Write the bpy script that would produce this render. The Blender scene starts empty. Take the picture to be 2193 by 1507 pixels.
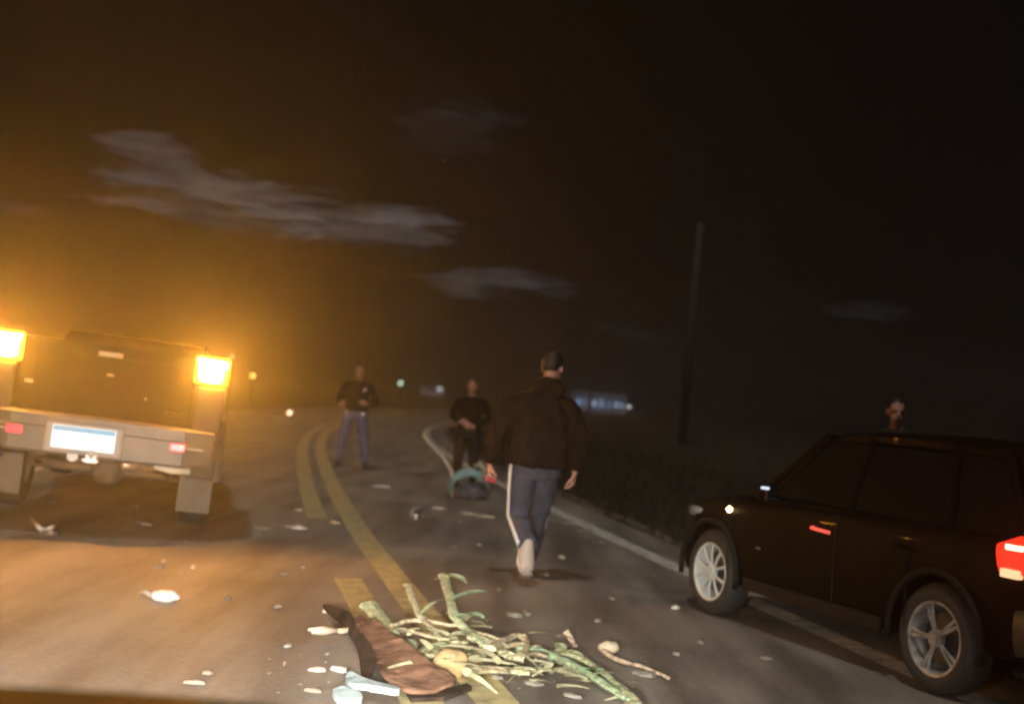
import bpy, bmesh, math, random
from mathutils import Vector, Matrix, noise
R = math.radians
random.seed(7)
scene = bpy.context.scene
col = scene.collection

# ------------------------------------------------------------------ camera
CAM_H = 1.5; FPX = 2700.0; ROLL = R(5); PITCH = math.atan(92 / FPX); IW, IH = 2193.0, 1507.0
cam_d = bpy.data.cameras.new('camera'); cam = bpy.data.objects.new('camera', cam_d); col.objects.link(cam)
cam_d.sensor_width = 36; cam_d.lens = 36 * FPX / IW; cam_d.clip_start = .05; cam_d.clip_end = 3000
fwd = Vector((0, math.cos(PITCH), math.sin(PITCH))); up0 = Vector((0, -math.sin(PITCH), math.cos(PITCH))); rt0 = Vector((1, 0, 0))
# the phone is rolled: the world leans clockwise in the picture
rt = rt0 * math.cos(ROLL) + up0 * math.sin(ROLL); up = up0 * math.cos(ROLL) - rt0 * math.sin(ROLL)
cam.matrix_world = Matrix(((rt.x, up.x, -fwd.x, 0), (rt.y, up.y, -fwd.y, 0), (rt.z, up.z, -fwd.z, CAM_H), (0, 0, 0, 1)))
cam_d.dof.use_dof = True; cam_d.dof.focus_distance = 5.6; cam_d.dof.aperture_fstop = 1.9
scene.camera = cam
scene.cycles.filter_width = 2.2
scene.cycles.use_denoising = True
scene.cycles.max_bounces = 5; scene.cycles.volume_bounces = 0; scene.cycles.transparent_max_bounces = 8
scene.cycles.sample_clamp_indirect = 3
scene.cycles.use_adaptive_sampling = True
scene.view_settings.view_transform = 'Standard'; scene.view_settings.look = 'None'
scene.view_settings.exposure = 0; scene.view_settings.gamma = 1
scene.view_settings.use_curve_mapping = False

# ------------------------------------------------------------------ night sky
world = bpy.data.worlds.new('World'); scene.world = world; world.use_nodes = True
def N(nt, t, **kw):
    n = nt.nodes.new(t)
    for k, v in kw.items(): setattr(n, k, v)
    return n
def math_n(nt, op, a, b=None, clamp=False):
    n = N(nt, 'ShaderNodeMath', operation=op, use_clamp=clamp)
    for i, v in enumerate((a, b)):
        if v is None: continue
        if isinstance(v, (int, float)): n.inputs[i].default_value = v
        else: nt.links.new(v, n.inputs[i])
    return n.outputs[0]
def build_sky():
    nt = world.node_tree; nt.nodes.clear(); L = nt.links
    out = N(nt, 'ShaderNodeOutputWorld'); bg = N(nt, 'ShaderNodeBackground')
    tc = N(nt, 'ShaderNodeTexCoord'); sep = N(nt, 'ShaderNodeSeparateXYZ'); L.new(tc.outputs['Generated'], sep.inputs[0])
    az = math_n(nt, 'ARCTAN2', sep.outputs[0], sep.outputs[1]); el = math_n(nt, 'ARCSINE', sep.outputs[2])
    comb = N(nt, 'ShaderNodeCombineXYZ'); L.new(az, comb.inputs[0]); L.new(math_n(nt, 'MULTIPLY', el, 5.5), comb.inputs[1])
    nz = N(nt, 'ShaderNodeTexNoise'); nz.inputs['Scale'].default_value = 9; nz.inputs['Detail'].default_value = 9
    nz.inputs['Roughness'].default_value = .62; nz.inputs['Distortion'].default_value = .5; L.new(comb.outputs[0], nz.inputs[0])
    ragged = nz.outputs[0]; nz.inputs['Scale'].default_value = 13; nz.inputs['Roughness'].default_value = .7; nz.inputs['Distortion'].default_value = 1.1
    # wisps of cloud: azimuth, elevation, half width, half height, strength, tilt
    banks = [(-15.0, 7.6, 5.0, 1.45, 1.0, .02), (-11.5, 7.2, 5.0, 1.35, 1.0, 0), (-6.5, 7.0, 4.6, 1.1, .8, .0), (-.9, 4.9, 3.6, .85, .8, .0), (-3.5, 12.0, 3.2, 1.5, .10, 0), (15.5, 5.0, 2.2, .5, .2, 0),
             (-22.5, 6.0, 2.2, .25, .6, 0), (-17.0, 9.3, 2.2, .9, .55, 0), (5, 3.3, 3.0, .4, .18, -.1), (40, 9, 9, 2, .8, 0), (70, 14, 12, 3, .7, 0), (-50, 10, 10, 2, .8, 0), (-85, 18, 14, 4, .7, 0), (120, 12, 14, 3, .7, 0), (175, 15, 12, 3, .7, 0)]
    total = None
    for a, e, w, h, s, tl in banks:
        da = math_n(nt, 'SUBTRACT', az, R(a)); de = math_n(nt, 'SUBTRACT', math_n(nt, 'SUBTRACT', el, R(e)), math_n(nt, 'MULTIPLY', da, tl))
        d = math_n(nt, 'ADD', math_n(nt, 'POWER', math_n(nt, 'DIVIDE', da, R(w)), 2), math_n(nt, 'POWER', math_n(nt, 'ABSOLUTE', math_n(nt, 'DIVIDE', de, R(h))), 2))
        m = math_n(nt, 'SUBTRACT', 1.0, d)                     # 1 in the middle, 0 at the rim
        m = math_n(nt, 'ADD', m, math_n(nt, 'MULTIPLY', math_n(nt, 'SUBTRACT', ragged, .525), 5.2))
        m = math_n(nt, 'MULTIPLY', m, .8, True)
        m = math_n(nt, 'MULTIPLY', m, math_n(nt, 'SUBTRACT', 1.9, d, True))
        m = math_n(nt, 'MULTIPLY', m, s, True)
        total = m if total is None else math_n(nt, 'MAXIMUM', total, m)
    nz2 = N(nt, 'ShaderNodeTexNoise'); nz2.inputs['Scale'].default_value = 22; nz2.inputs['Detail'].default_value = 6; L.new(comb.outputs[0], nz2.inputs[0])
    total = math_n(nt, 'MULTIPLY', total, math_n(nt, 'ADD', math_n(nt, 'MULTIPLY', nz2.outputs[0], 1.5), .1))
    mix = N(nt, 'ShaderNodeMix', data_type='RGBA'); L.new(total, mix.inputs[0])
    mix.inputs[6].default_value = (.0004, .0004, .0004, 1); mix.inputs[7].default_value = (.20, .20, .225, 1)
    L.new(mix.outputs[2], bg.inputs[0]); bg.inputs[1].default_value = 1.0; L.new(bg.outputs[0], out.inputs[0])
build_sky()

# moonlight from high behind the camera, very dim
sun_d = bpy.data.lights.new('moon', 'SUN'); sun_d.energy = .9; sun_d.angle = R(3); sun_d.color = (1, .93, .84)
sun = bpy.data.objects.new('moon', sun_d); col.objects.link(sun)
sun.rotation_euler = Vector((.12, .42, -.95)).to_track_quat('-Z', 'Y').to_euler()

GLARE_HAZE_DENSITY = .016
AMBER = 1150.0
HEAD_W = 2800.0

# ------------------------------------------------------------------ positions
def ray(px, py):
    dx, dy = px - IW / 2, py - IH / 2
    return (rt * dx - up * dy + fwd * FPX).normalized()
def G(px, py, z=0.0):                       # the point of the road that lies there
    r = ray(px, py); t = (z - CAM_H) / r.z
    return Vector((r.x * t, r.y * t, z))
def AT(px, py, Y):
    r = ray(px, py); t = Y / r.y
    return Vector((r.x * t, Y, CAM_H + r.z * t))

# ------------------------------------------------------------------ materials
MATS = {}
def mat(name, c, rough=.6, metal=0.0, var=0.0, scale=8.0, bump=0.0, bscale=40.0, emit=None, estr=0, coat=0.0, detail=4, spec=.5):
    if name in MATS: return MATS[name]
    m = bpy.data.materials.new(name); m.use_nodes = True; nt = m.node_tree; b = nt.nodes['Principled BSDF']
    b.inputs['Roughness'].default_value = rough; b.inputs['Metallic'].default_value = metal
    b.inputs['Coat Weight'].default_value = coat; b.inputs['Specular IOR Level'].default_value = spec
    tc = N(nt, 'ShaderNodeTexCoord')
    if var > 0:
        nz = N(nt, 'ShaderNodeTexNoise'); nz.inputs['Scale'].default_value = scale; nz.inputs['Detail'].default_value = detail
        nt.links.new(tc.outputs['Object'], nz.inputs[0])
        rp = N(nt, 'ShaderNodeValToRGB'); rp.color_ramp.elements[0].position = .3; rp.color_ramp.elements[1].position = .7
        rp.color_ramp.elements[0].color = tuple(x * (1 - var) for x in c) + (1,)
        rp.color_ramp.elements[1].color = tuple(min(1, x * (1 + var)) for x in c) + (1,)
        nt.links.new(nz.outputs[0], rp.inputs[0]); nt.links.new(rp.outputs[0], b.inputs['Base Color'])
    else: b.inputs['Base Color'].default_value = tuple(c) + (1,)
    if bump > 0:
        n2 = N(nt, 'ShaderNodeTexNoise'); n2.inputs['Scale'].default_value = bscale; n2.inputs['Detail'].default_value = 3
        nt.links.new(tc.outputs['Object'], n2.inputs[0])
        bp = N(nt, 'ShaderNodeBump'); bp.inputs['Strength'].default_value = bump; bp.inputs['Distance'].default_value = .01
        nt.links.new(n2.outputs[0], bp.inputs['Height']); nt.links.new(bp.outputs[0], b.inputs['Normal'])
    if emit: b.inputs['Emission Color'].default_value = tuple(emit) + (1,); b.inputs['Emission Strength'].default_value = estr
    MATS[name] = m; return m

# ------------------------------------------------------------------ mesh helpers
def new_bm(): return bmesh.new()
def obj(name, bm, m, parent=None, loc=None, rot=None, smooth=False, sharp=None):
    me = bpy.data.meshes.new(name); bm.normal_update(); bm.to_mesh(me); bm.free()
    o = bpy.data.objects.new(name, me); col.objects.link(o)
    if m: me.materials.append(m)
    if smooth:
        for p in me.polygons: p.use_smooth = True
        if sharp: me.set_sharp_from_angle(angle=R(sharp))
    if parent is not None: o.parent = parent
    if loc is not None: o.location = loc
    if rot is not None: o.rotation_euler = rot
    return o
def tag(o, label, cat, group=None):
    o['label'] = label; o['category'] = cat
    if group: o['group'] = group
    return o
def thing(name, label, cat, loc=(0, 0, 0), rz=0, group=None):
    o = bpy.data.objects.new(name, None); col.objects.link(o); o.empty_display_size = .2
    o.location = loc; o.rotation_euler = (0, 0, rz); return tag(o, label, cat, group)
def structure(o): o['kind'] = 'structure'; return o
def copy_tree(o, parent=None):
    c = o.copy(); col.objects.link(c); c.parent = parent
    for ch in list(o.children): copy_tree(ch, c)
    return c
def box(bm, c, s, rot=None, bev=0):
    r = bmesh.ops.create_cube(bm, size=1)
    M = Matrix.Translation(c) @ (rot.to_matrix().to_4x4() if rot is not None else Matrix.Identity(4)) @ Matrix.Diagonal((*s, 1))
    bmesh.ops.transform(bm, matrix=M, verts=r['verts'])
    if bev:
        es = list({e for v in r['verts'] for e in v.link_edges})
        bmesh.ops.bevel(bm, geom=es, offset=bev, segments=2, affect='EDGES', profile=.6)
def tube(bm, pts, rad, n=10, side=None, caps=True):
    """closed tube through pts; rad: number or (rx, ry) per point; rx lies along 'side'"""
    pts = [Vector(p) for p in pts]; rings = []
    if not isinstance(rad, (list, tuple)) or (len(rad) != len(pts)): rad = [rad] * len(pts)
    side = Vector(side) if side else None; prev = None
    for i, p in enumerate(pts):
        t = (pts[min(i + 1, len(pts) - 1)] - pts[max(i - 1, 0)]).normalized()
        ref = side if side else (prev if prev else (Vector((0, 0, 1)) if abs(t.z) < .9 else Vector((1, 0, 0))))
        s = ref - t * ref.dot(t)
        if s.length < 1e-4: s = t.orthogonal()
        s.normalize(); u = t.cross(s); prev = s
        rx, ry = rad[i] if isinstance(rad[i], (tuple, list)) else (rad[i], rad[i])
        rings.append([bm.verts.new(p + s * (rx * math.cos(2 * math.pi * k / n)) + u * (ry * math.sin(2 * math.pi * k / n))) for k in range(n)])
    for a, b in zip(rings, rings[1:]):
        for k in range(n): bm.faces.new((a[k], a[(k + 1) % n], b[(k + 1) % n], b[k]))
    if caps: bm.faces.new(rings[0][::-1]); bm.faces.new(rings[-1])
    return rings
def cat(p, k=3):
    out = []
    for i in range(len(p) - 1):
        a, b, c, d = p[max(i - 1, 0)], p[i], p[i + 1], p[min(i + 2, len(p) - 1)]
        for j in range(k):
            t = j / k; out.append(.5 * ((2 * b) + (c - a) * t + (2 * a - 5 * b + 4 * c - d) * t * t + (3 * b - a - 3 * c + d) * t ** 3))
    out.append(p[-1]); return out
def stube(bm, pts, rad, n=10):
    tube(bm, cat([Vector(p) for p in pts]), [v.x for v in cat([Vector((x, 0, 0)) for x in rad])], n)
def ball(bm, c, r, rot=None, seg=12):
    q = bmesh.ops.create_uvsphere(bm, u_segments=seg, v_segments=max(6, seg * 2 // 3), radius=1)
    M = Matrix.Translation(c) @ (rot.to_matrix().to_4x4() if rot is not None else Matrix.Identity(4)) @ Matrix.Diagonal((*r, 1))
    bmesh.ops.transform(bm, matrix=M, verts=q['verts'])
def cyl(bm, a, b, r, n=16, r2=None): tube(bm, [a, b], [(r, r), (r2 if r2 else r,) * 2], n)
def remesh(bm, voxel, smooth=3, disp=None):
    """fuse overlapping closed pieces into one continuous surface"""
    bmesh.ops.recalc_face_normals(bm, faces=bm.faces)
    me = bpy.data.meshes.new('tmp'); bm.to_mesh(me); bm.free()
    o = bpy.data.objects.new('tmp', me); col.objects.link(o)
    md = o.modifiers.new('r', 'REMESH'); md.mode = 'VOXEL'; md.voxel_size = voxel; md.use_smooth_shade = True
    if smooth: s = o.modifiers.new('s', 'SMOOTH'); s.iterations = smooth; s.factor = .5
    dg = bpy.context.evaluated_depsgraph_get(); dg.update()
    res = bpy.data.meshes.new_from_object(o.evaluated_get(dg))
    bpy.data.objects.remove(o); bpy.data.meshes.remove(me)
    out = bmesh.new(); out.from_mesh(res); bpy.data.meshes.remove(res)
    if disp:
        out.normal_update()
        for v in out.verts: v.co += v.normal * disp(v.co)
    return out
def folds(amp, freq=9.0, stretch=(1, 1, .45)):
    return lambda c: amp * (noise.noise(Vector((c.x * stretch[0], c.y * stretch[1], c.z / stretch[2] * .45)) * freq) + .5 * noise.noise(c * freq * 2.3))

# ================================================================== setting
# ---- road course: centre line between the two yellow lines
COURSE = [(-3, 1.98), (0, 1.31), (3, .62), (6.2, -.12), (7.0, -.30), (8.6, -.68), (11.6, -1.33), (14.5, -1.93), (20.3, -2.98), (27.3, -4.16), (34, -5.05), (41.5, -5.72), (50, -6.0), (62, -5.5), (78, -3.3), (100, 2.0), (130, 12)]
def course(y):
    for (y0, x0), (y1, x1) in zip(COURSE, COURSE[1:]):
        if y <= y1: return x0 + (x1 - x0) * (y - y0) / (y1 - y0)
    return COURSE[-1][1]
def smooth_course(y): return sum(course(y + d) for d in (-2.5, -1.2, 0, 1.2, 2.5)) / 5
def cw(y):
    d = (smooth_course(y + .5) - smooth_course(y - .5)); return Vector((1, -d)).normalized()
def strip(name, off0, off1, z, m, y0=-3, y1=125, step=.8, wobble=0, zoff=None):
    bm = new_bm(); prev = None; y = y0
    while y <= y1 + 1e-6:
        n = cw(y); c = Vector((smooth_course(y), y)); w = noise.noise(Vector((y * .9, off0, 3))) * wobble
        w2 = noise.noise(Vector((y * .9, off1, 9))) * wobble
        a = c + n * (off0 + w); b = c + n * (off1 + w2)
        row = (bm.verts.new((a.x, a.y, z)), bm.verts.new((b.x, b.y, z if zoff is None else z + zoff)))
        if prev: bm.faces.new((prev[0], prev[1], row[1], row[0]))
        prev = row; y += step
    return obj(name, bm, m)

# ground: one sheet, rising a little behind the right verge
def ground():
    bm = new_bm(); xs = [-900, -400, -150, -60, -30, -15, -8] + [-7 + i * .5 for i in range(60)] + [24, 28, 36, 50, 80, 160, 400, 900]
    ys = [-60, -20, -6] + [-4 + i * .8 for i in range(70)] + [54, 60, 70, 85, 105, 140, 200, 320, 600, 1500]
    grid = []
    for y in ys:
        row = []
        for x in xs:
            d = x - (smooth_course(max(-3, min(y, 125))) + 3.9)
            z = -.03
            if d > 0 and y < 125: z += min(.28, d * .10) + .05 * noise.noise(Vector((x * .9, y * .9, 0))) * min(1, d)
            dl = (smooth_course(max(-3, min(y, 125))) - 4.6) - x
            if dl > 0 and y < 125: z += .04 * noise.noise(Vector((x * .5, y * .5, 4))) * min(1, dl)
            row.append(bm.verts.new((x, y, z)))
        grid.append(row)
    for a, b in zip(grid, grid[1:]):
        for i in range(len(xs) - 1): bm.faces.new((a[i], a[i + 1], b[i + 1], b[i]))
    o = obj('grassy_ground', bm, mat('soil_grass', (.014, .020, .010), .95, var=.6, scale=2.2, bump=.8, bscale=25, detail=8), smooth=True)
    return structure(o)
ground()
def asphalt():
    m = bpy.data.materials.new('worn_asphalt'); m.use_nodes = True; nt = m.node_tree; L = nt.links; b = nt.nodes['Principled BSDF']
    tc = N(nt, 'ShaderNodeTexCoord'); mp = N(nt, 'ShaderNodeMapping'); mp.inputs['Rotation'].default_value = (0, 0, R(-12)); mp.inputs['Scale'].default_value = (1.6, .22, 1)
    L.new(tc.outputs['Object'], mp.inputs[0])
    a = N(nt, 'ShaderNodeTexNoise'); a.inputs['Scale'].default_value = 1.4; a.inputs['Detail'].default_value = 5; L.new(mp.outputs[0], a.inputs[0])
    f = N(nt, 'ShaderNodeTexNoise'); f.inputs['Scale'].default_value = 26; f.inputs['Detail'].default_value = 6; L.new(tc.outputs['Object'], f.inputs[0])
    p = N(nt, 'ShaderNodeTexNoise'); p.inputs['Scale'].default_value = .8; p.inputs['Detail'].default_value = 3; L.new(tc.outputs['Object'], p.inputs[0])
    s = math_n(nt, 'ADD', math_n(nt, 'MULTIPLY', a.outputs[0], .68), math_n(nt, 'ADD', math_n(nt, 'MULTIPLY', f.outputs[0], .2), math_n(nt, 'MULTIPLY', p.outputs[0], .25)))
    rp = N(nt, 'ShaderNodeValToRGB'); e = rp.color_ramp.elements; e[0].position = .46; e[1].position = .66
    e[0].color = (.135, .118, .100, 1); e[1].color = (.32, .295, .26, 1); L.new(s, rp.inputs[0]); L.new(rp.outputs[0], b.inputs['Base Color'])
    b.inputs['Roughness'].default_value = .62; b.inputs['Specular IOR Level'].default_value = .4
    bp = N(nt, 'ShaderNodeBump'); bp.inputs['Strength'].default_value = .5; bp.inputs['Distance'].default_value = .008
    f2 = N(nt, 'ShaderNodeTexNoise'); f2.inputs['Scale'].default_value = 90; L.new(tc.outputs['Object'], f2.inputs[0]); L.new(f2.outputs[0], bp.inputs['Height']); L.new(bp.outputs[0], b.inputs['Normal'])
    return m
structure(strip('road', -4.4, 3.75, 0, asphalt()))
def paint(name, c):
    m = bpy.data.materials.new(name); m.use_nodes = True; nt = m.node_tree; L = nt.links; b = nt.nodes['Principled BSDF']
    tc = N(nt, 'ShaderNodeTexCoord'); f = N(nt, 'ShaderNodeTexNoise'); f.inputs['Scale'].default_value = 7; f.inputs['Detail'].default_value = 8; f.inputs['Roughness'].default_value = .7
    L.new(tc.outputs['Object'], f.inputs[0]); rp = N(nt, 'ShaderNodeValToRGB'); e = rp.color_ramp.elements; e[0].position = .40; e[1].position = .56
    e[0].color = tuple(.5 * x + .05 for x in c) + (1,); e[1].color = tuple(c) + (1,); L.new(f.outputs[0], rp.inputs[0]); L.new(rp.outputs[0], b.inputs['Base Color'])
    b.inputs['Roughness'].default_value = .55
    return m
yel = paint('yellow_road_paint', (.60, .53, .27)); wht = paint('white_road_paint', (.85, .81, .72))
structure(strip('yellow_centre_line', .07, .30, .006, yel, 3.5, 120, wobble=.02))
for a, b in ((5.2, 9.9), (13.6, 60)):
    structure(strip('yellow_centre_line', -.30, -.08, .006, yel, a, b, .5, wobble=.02))
structure(strip('white_edge_line', 2.98, 3.20, .006, wht, -3, 60, wobble=.015))
structure(strip('white_edge_line', -3.75, -3.62, .006, wht, -3, 120, wobble=.015))
# worn kerb-like lip where asphalt meets the verge
def verge_lip():
    bm = new_bm(); rnd = random.Random(3)
    for i in range(240):
        y = 3 + i * .17; n = cw(y); c = Vector((smooth_course(y), y)) + n * (3.82 + rnd.uniform(-.05, .12))
        s = rnd.uniform(.03, .085)
        q = bmesh.ops.create_icosphere(bm, subdivisions=1, radius=s)
        for v in q['verts']: v.co = Vector((v.co.x * rnd.uniform(.8, 1.3), v.co.y * rnd.uniform(.8, 1.5), v.co.z * .5)) + Vector((c.x, c.y, .005))
    o = obj('gravel_edge', bm, mat('gravel', (.10, .085, .07), .9, var=.4, scale=30)); o['kind'] = 'stuff'
verge_lip()
# grass blades of the verge and beyond
def grass():
    bm = new_bm(); rnd = random.Random(5)
    for i in range(15000):
        y = 4 + 46 * rnd.random() ** 1.5; d = 3.95 + abs(rnd.gauss(0, 2.4)); n = cw(y); c = Vector((smooth_course(y), y)) + n * d
        z = -.03 + min(.28, (d - 3.9) * .10); h = rnd.uniform(.06, .24) * (1 + .6 * noise.noise(Vector((c.x, c.y, 0)))); w = rnd.uniform(.006, .014); a = rnd.uniform(0, 6.28)
        dx, dy = math.cos(a) * w, math.sin(a) * w; lx, ly = rnd.uniform(-.6, .6) * h, rnd.uniform(-.6, .6) * h
        v = [bm.verts.new((c.x - dx, c.y - dy, z)), bm.verts.new((c.x + dx, c.y + dy, z)), bm.verts.new((c.x + lx * .4 + dx * .7, c.y + ly * .4 + dy * .7, z + h * .6)), bm.verts.new((c.x + lx, c.y + ly, z + h))]
        bm.faces.new(v[:3]); bm.faces.new((v[0], v[2], v[3]))
    o = obj('verge_grass', bm, mat('grass_blade', (.016, .020, .009), .9, var=.5, scale=3)); o['kind'] = 'stuff'
grass()
# a far wood, hardly lit, along the right horizon and left
def far_wood():
    bm = new_bm(); rnd = random.Random(9)
    for i in range(700):
        a = R(rnd.uniform(-30, 34)); d = rnd.uniform(190, 205); top = 3.0 + 2.5 * noise.noise(Vector((a * 9, 0, 0))) + 1.2 * noise.noise(Vector((a * 40, 0, 5)))
        q = bmesh.ops.create_icosphere(bm, subdivisions=1, radius=rnd.uniform(1.0, 2.2))
        z = rnd.uniform(.3, max(.8, top))
        for v in q['verts']: v.co = v.co * rnd.uniform(.7, 1.2) + Vector((math.sin(a) * d, math.cos(a) * d, z))
    o = obj('far_wood', bm, mat('far_foliage', (.03, .034, .02), .95, var=.4, scale=.6)); o['kind'] = 'stuff'
far_wood()

# ================================================================== wheels
black_rubber = mat('tyre_rubber', (.028, .028, .028), .75, var=.3, scale=20, bump=.3)
def make_wheel(parent, x, y, r, w, outer, rimr, spokes, rim_mat, rim_name='rim', spread=.10):
    """outer = -1 / +1: side on which the rim face sits"""
    prof = [(-w / 2 + .015, rimr), (-w / 2, rimr + .02), (-w / 2, r - .05), (-w / 2 + .03, r - .012), (-w / 4, r), (w / 4, r), (w / 2 - .03, r - .012), (w / 2, r - .05), (w / 2, rimr + .02), (w / 2 - .015, rimr)]
    e = bpy.data.objects.new('wheel', None); col.objects.link(e); e.parent = parent; e.location = (x, y, r)
    def lathe(bm, prof, n=40):
        rings = [[bm.verts.new((px, pr * math.cos(2 * math.pi * k / n), pr * math.sin(2 * math.pi * k / n))) for k in range(n)] for px, pr in prof]
        for a, b in zip(rings, rings[1:]):
            for k in range(n): bm.faces.new((a[k], a[(k + 1) % n], b[(k + 1) % n], b[k]))
    bm = new_bm(); lathe(bm, prof); obj('tyre', bm, black_rubber, e, smooth=True, sharp=40)
    bm = new_bm(); f = outer * (w / 2 - .02)
    lathe(bm, [(f, rimr + .012), (f + outer * .012, rimr + .004), (f + outer * .008, rimr - .014), (f - outer * .03, rimr - .026), (-f, rimr - .03)])
    for k in range(spokes):
        a = 2 * math.pi * k / spokes
        for j, (da) in enumerate((-spread, spread)):
            p0 = Vector((f - outer * .012, math.cos(a + da * .7) * .045, math.sin(a + da * .7) * .045)); p1 = Vector((f - outer * .004, math.cos(a + da) * (rimr - .012), math.sin(a + da) * (rimr - .012)))
            tube(bm, [p0, p0.lerp(p1, .5) + Vector((outer * .008, 0, 0)), p1], [(.012, .011), (.010, .012), (.010, .015)], 6, side=(1, 0, 0))
    cyl(bm, (f - outer * .03, 0, 0), (f + outer * .006, 0, 0), .055, 20)
    cyl(bm, (f + outer * .006, 0, 0), (f + outer * .012, 0, 0), .032, 16)
    for k in range(5):
        a = 2 * math.pi * (k + .5) / 5
        cyl(bm, (f - outer * .01, math.cos(a) * .04, math.sin(a) * .04), (f + outer * .01, math.cos(a) * .04, math.sin(a) * .04), .008, 6)
    obj(rim_name, bm, rim_mat, e, smooth=True, sharp=35)
    bm = new_bm(); cyl(bm, (f - outer * .09, 0, 0), (f - outer * .07, 0, 0), rimr - .06, 28); obj('brake_disc', bm, mat('brake_steel', (.10, .10, .10), .5, metal=.8), e)
    return e

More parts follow.
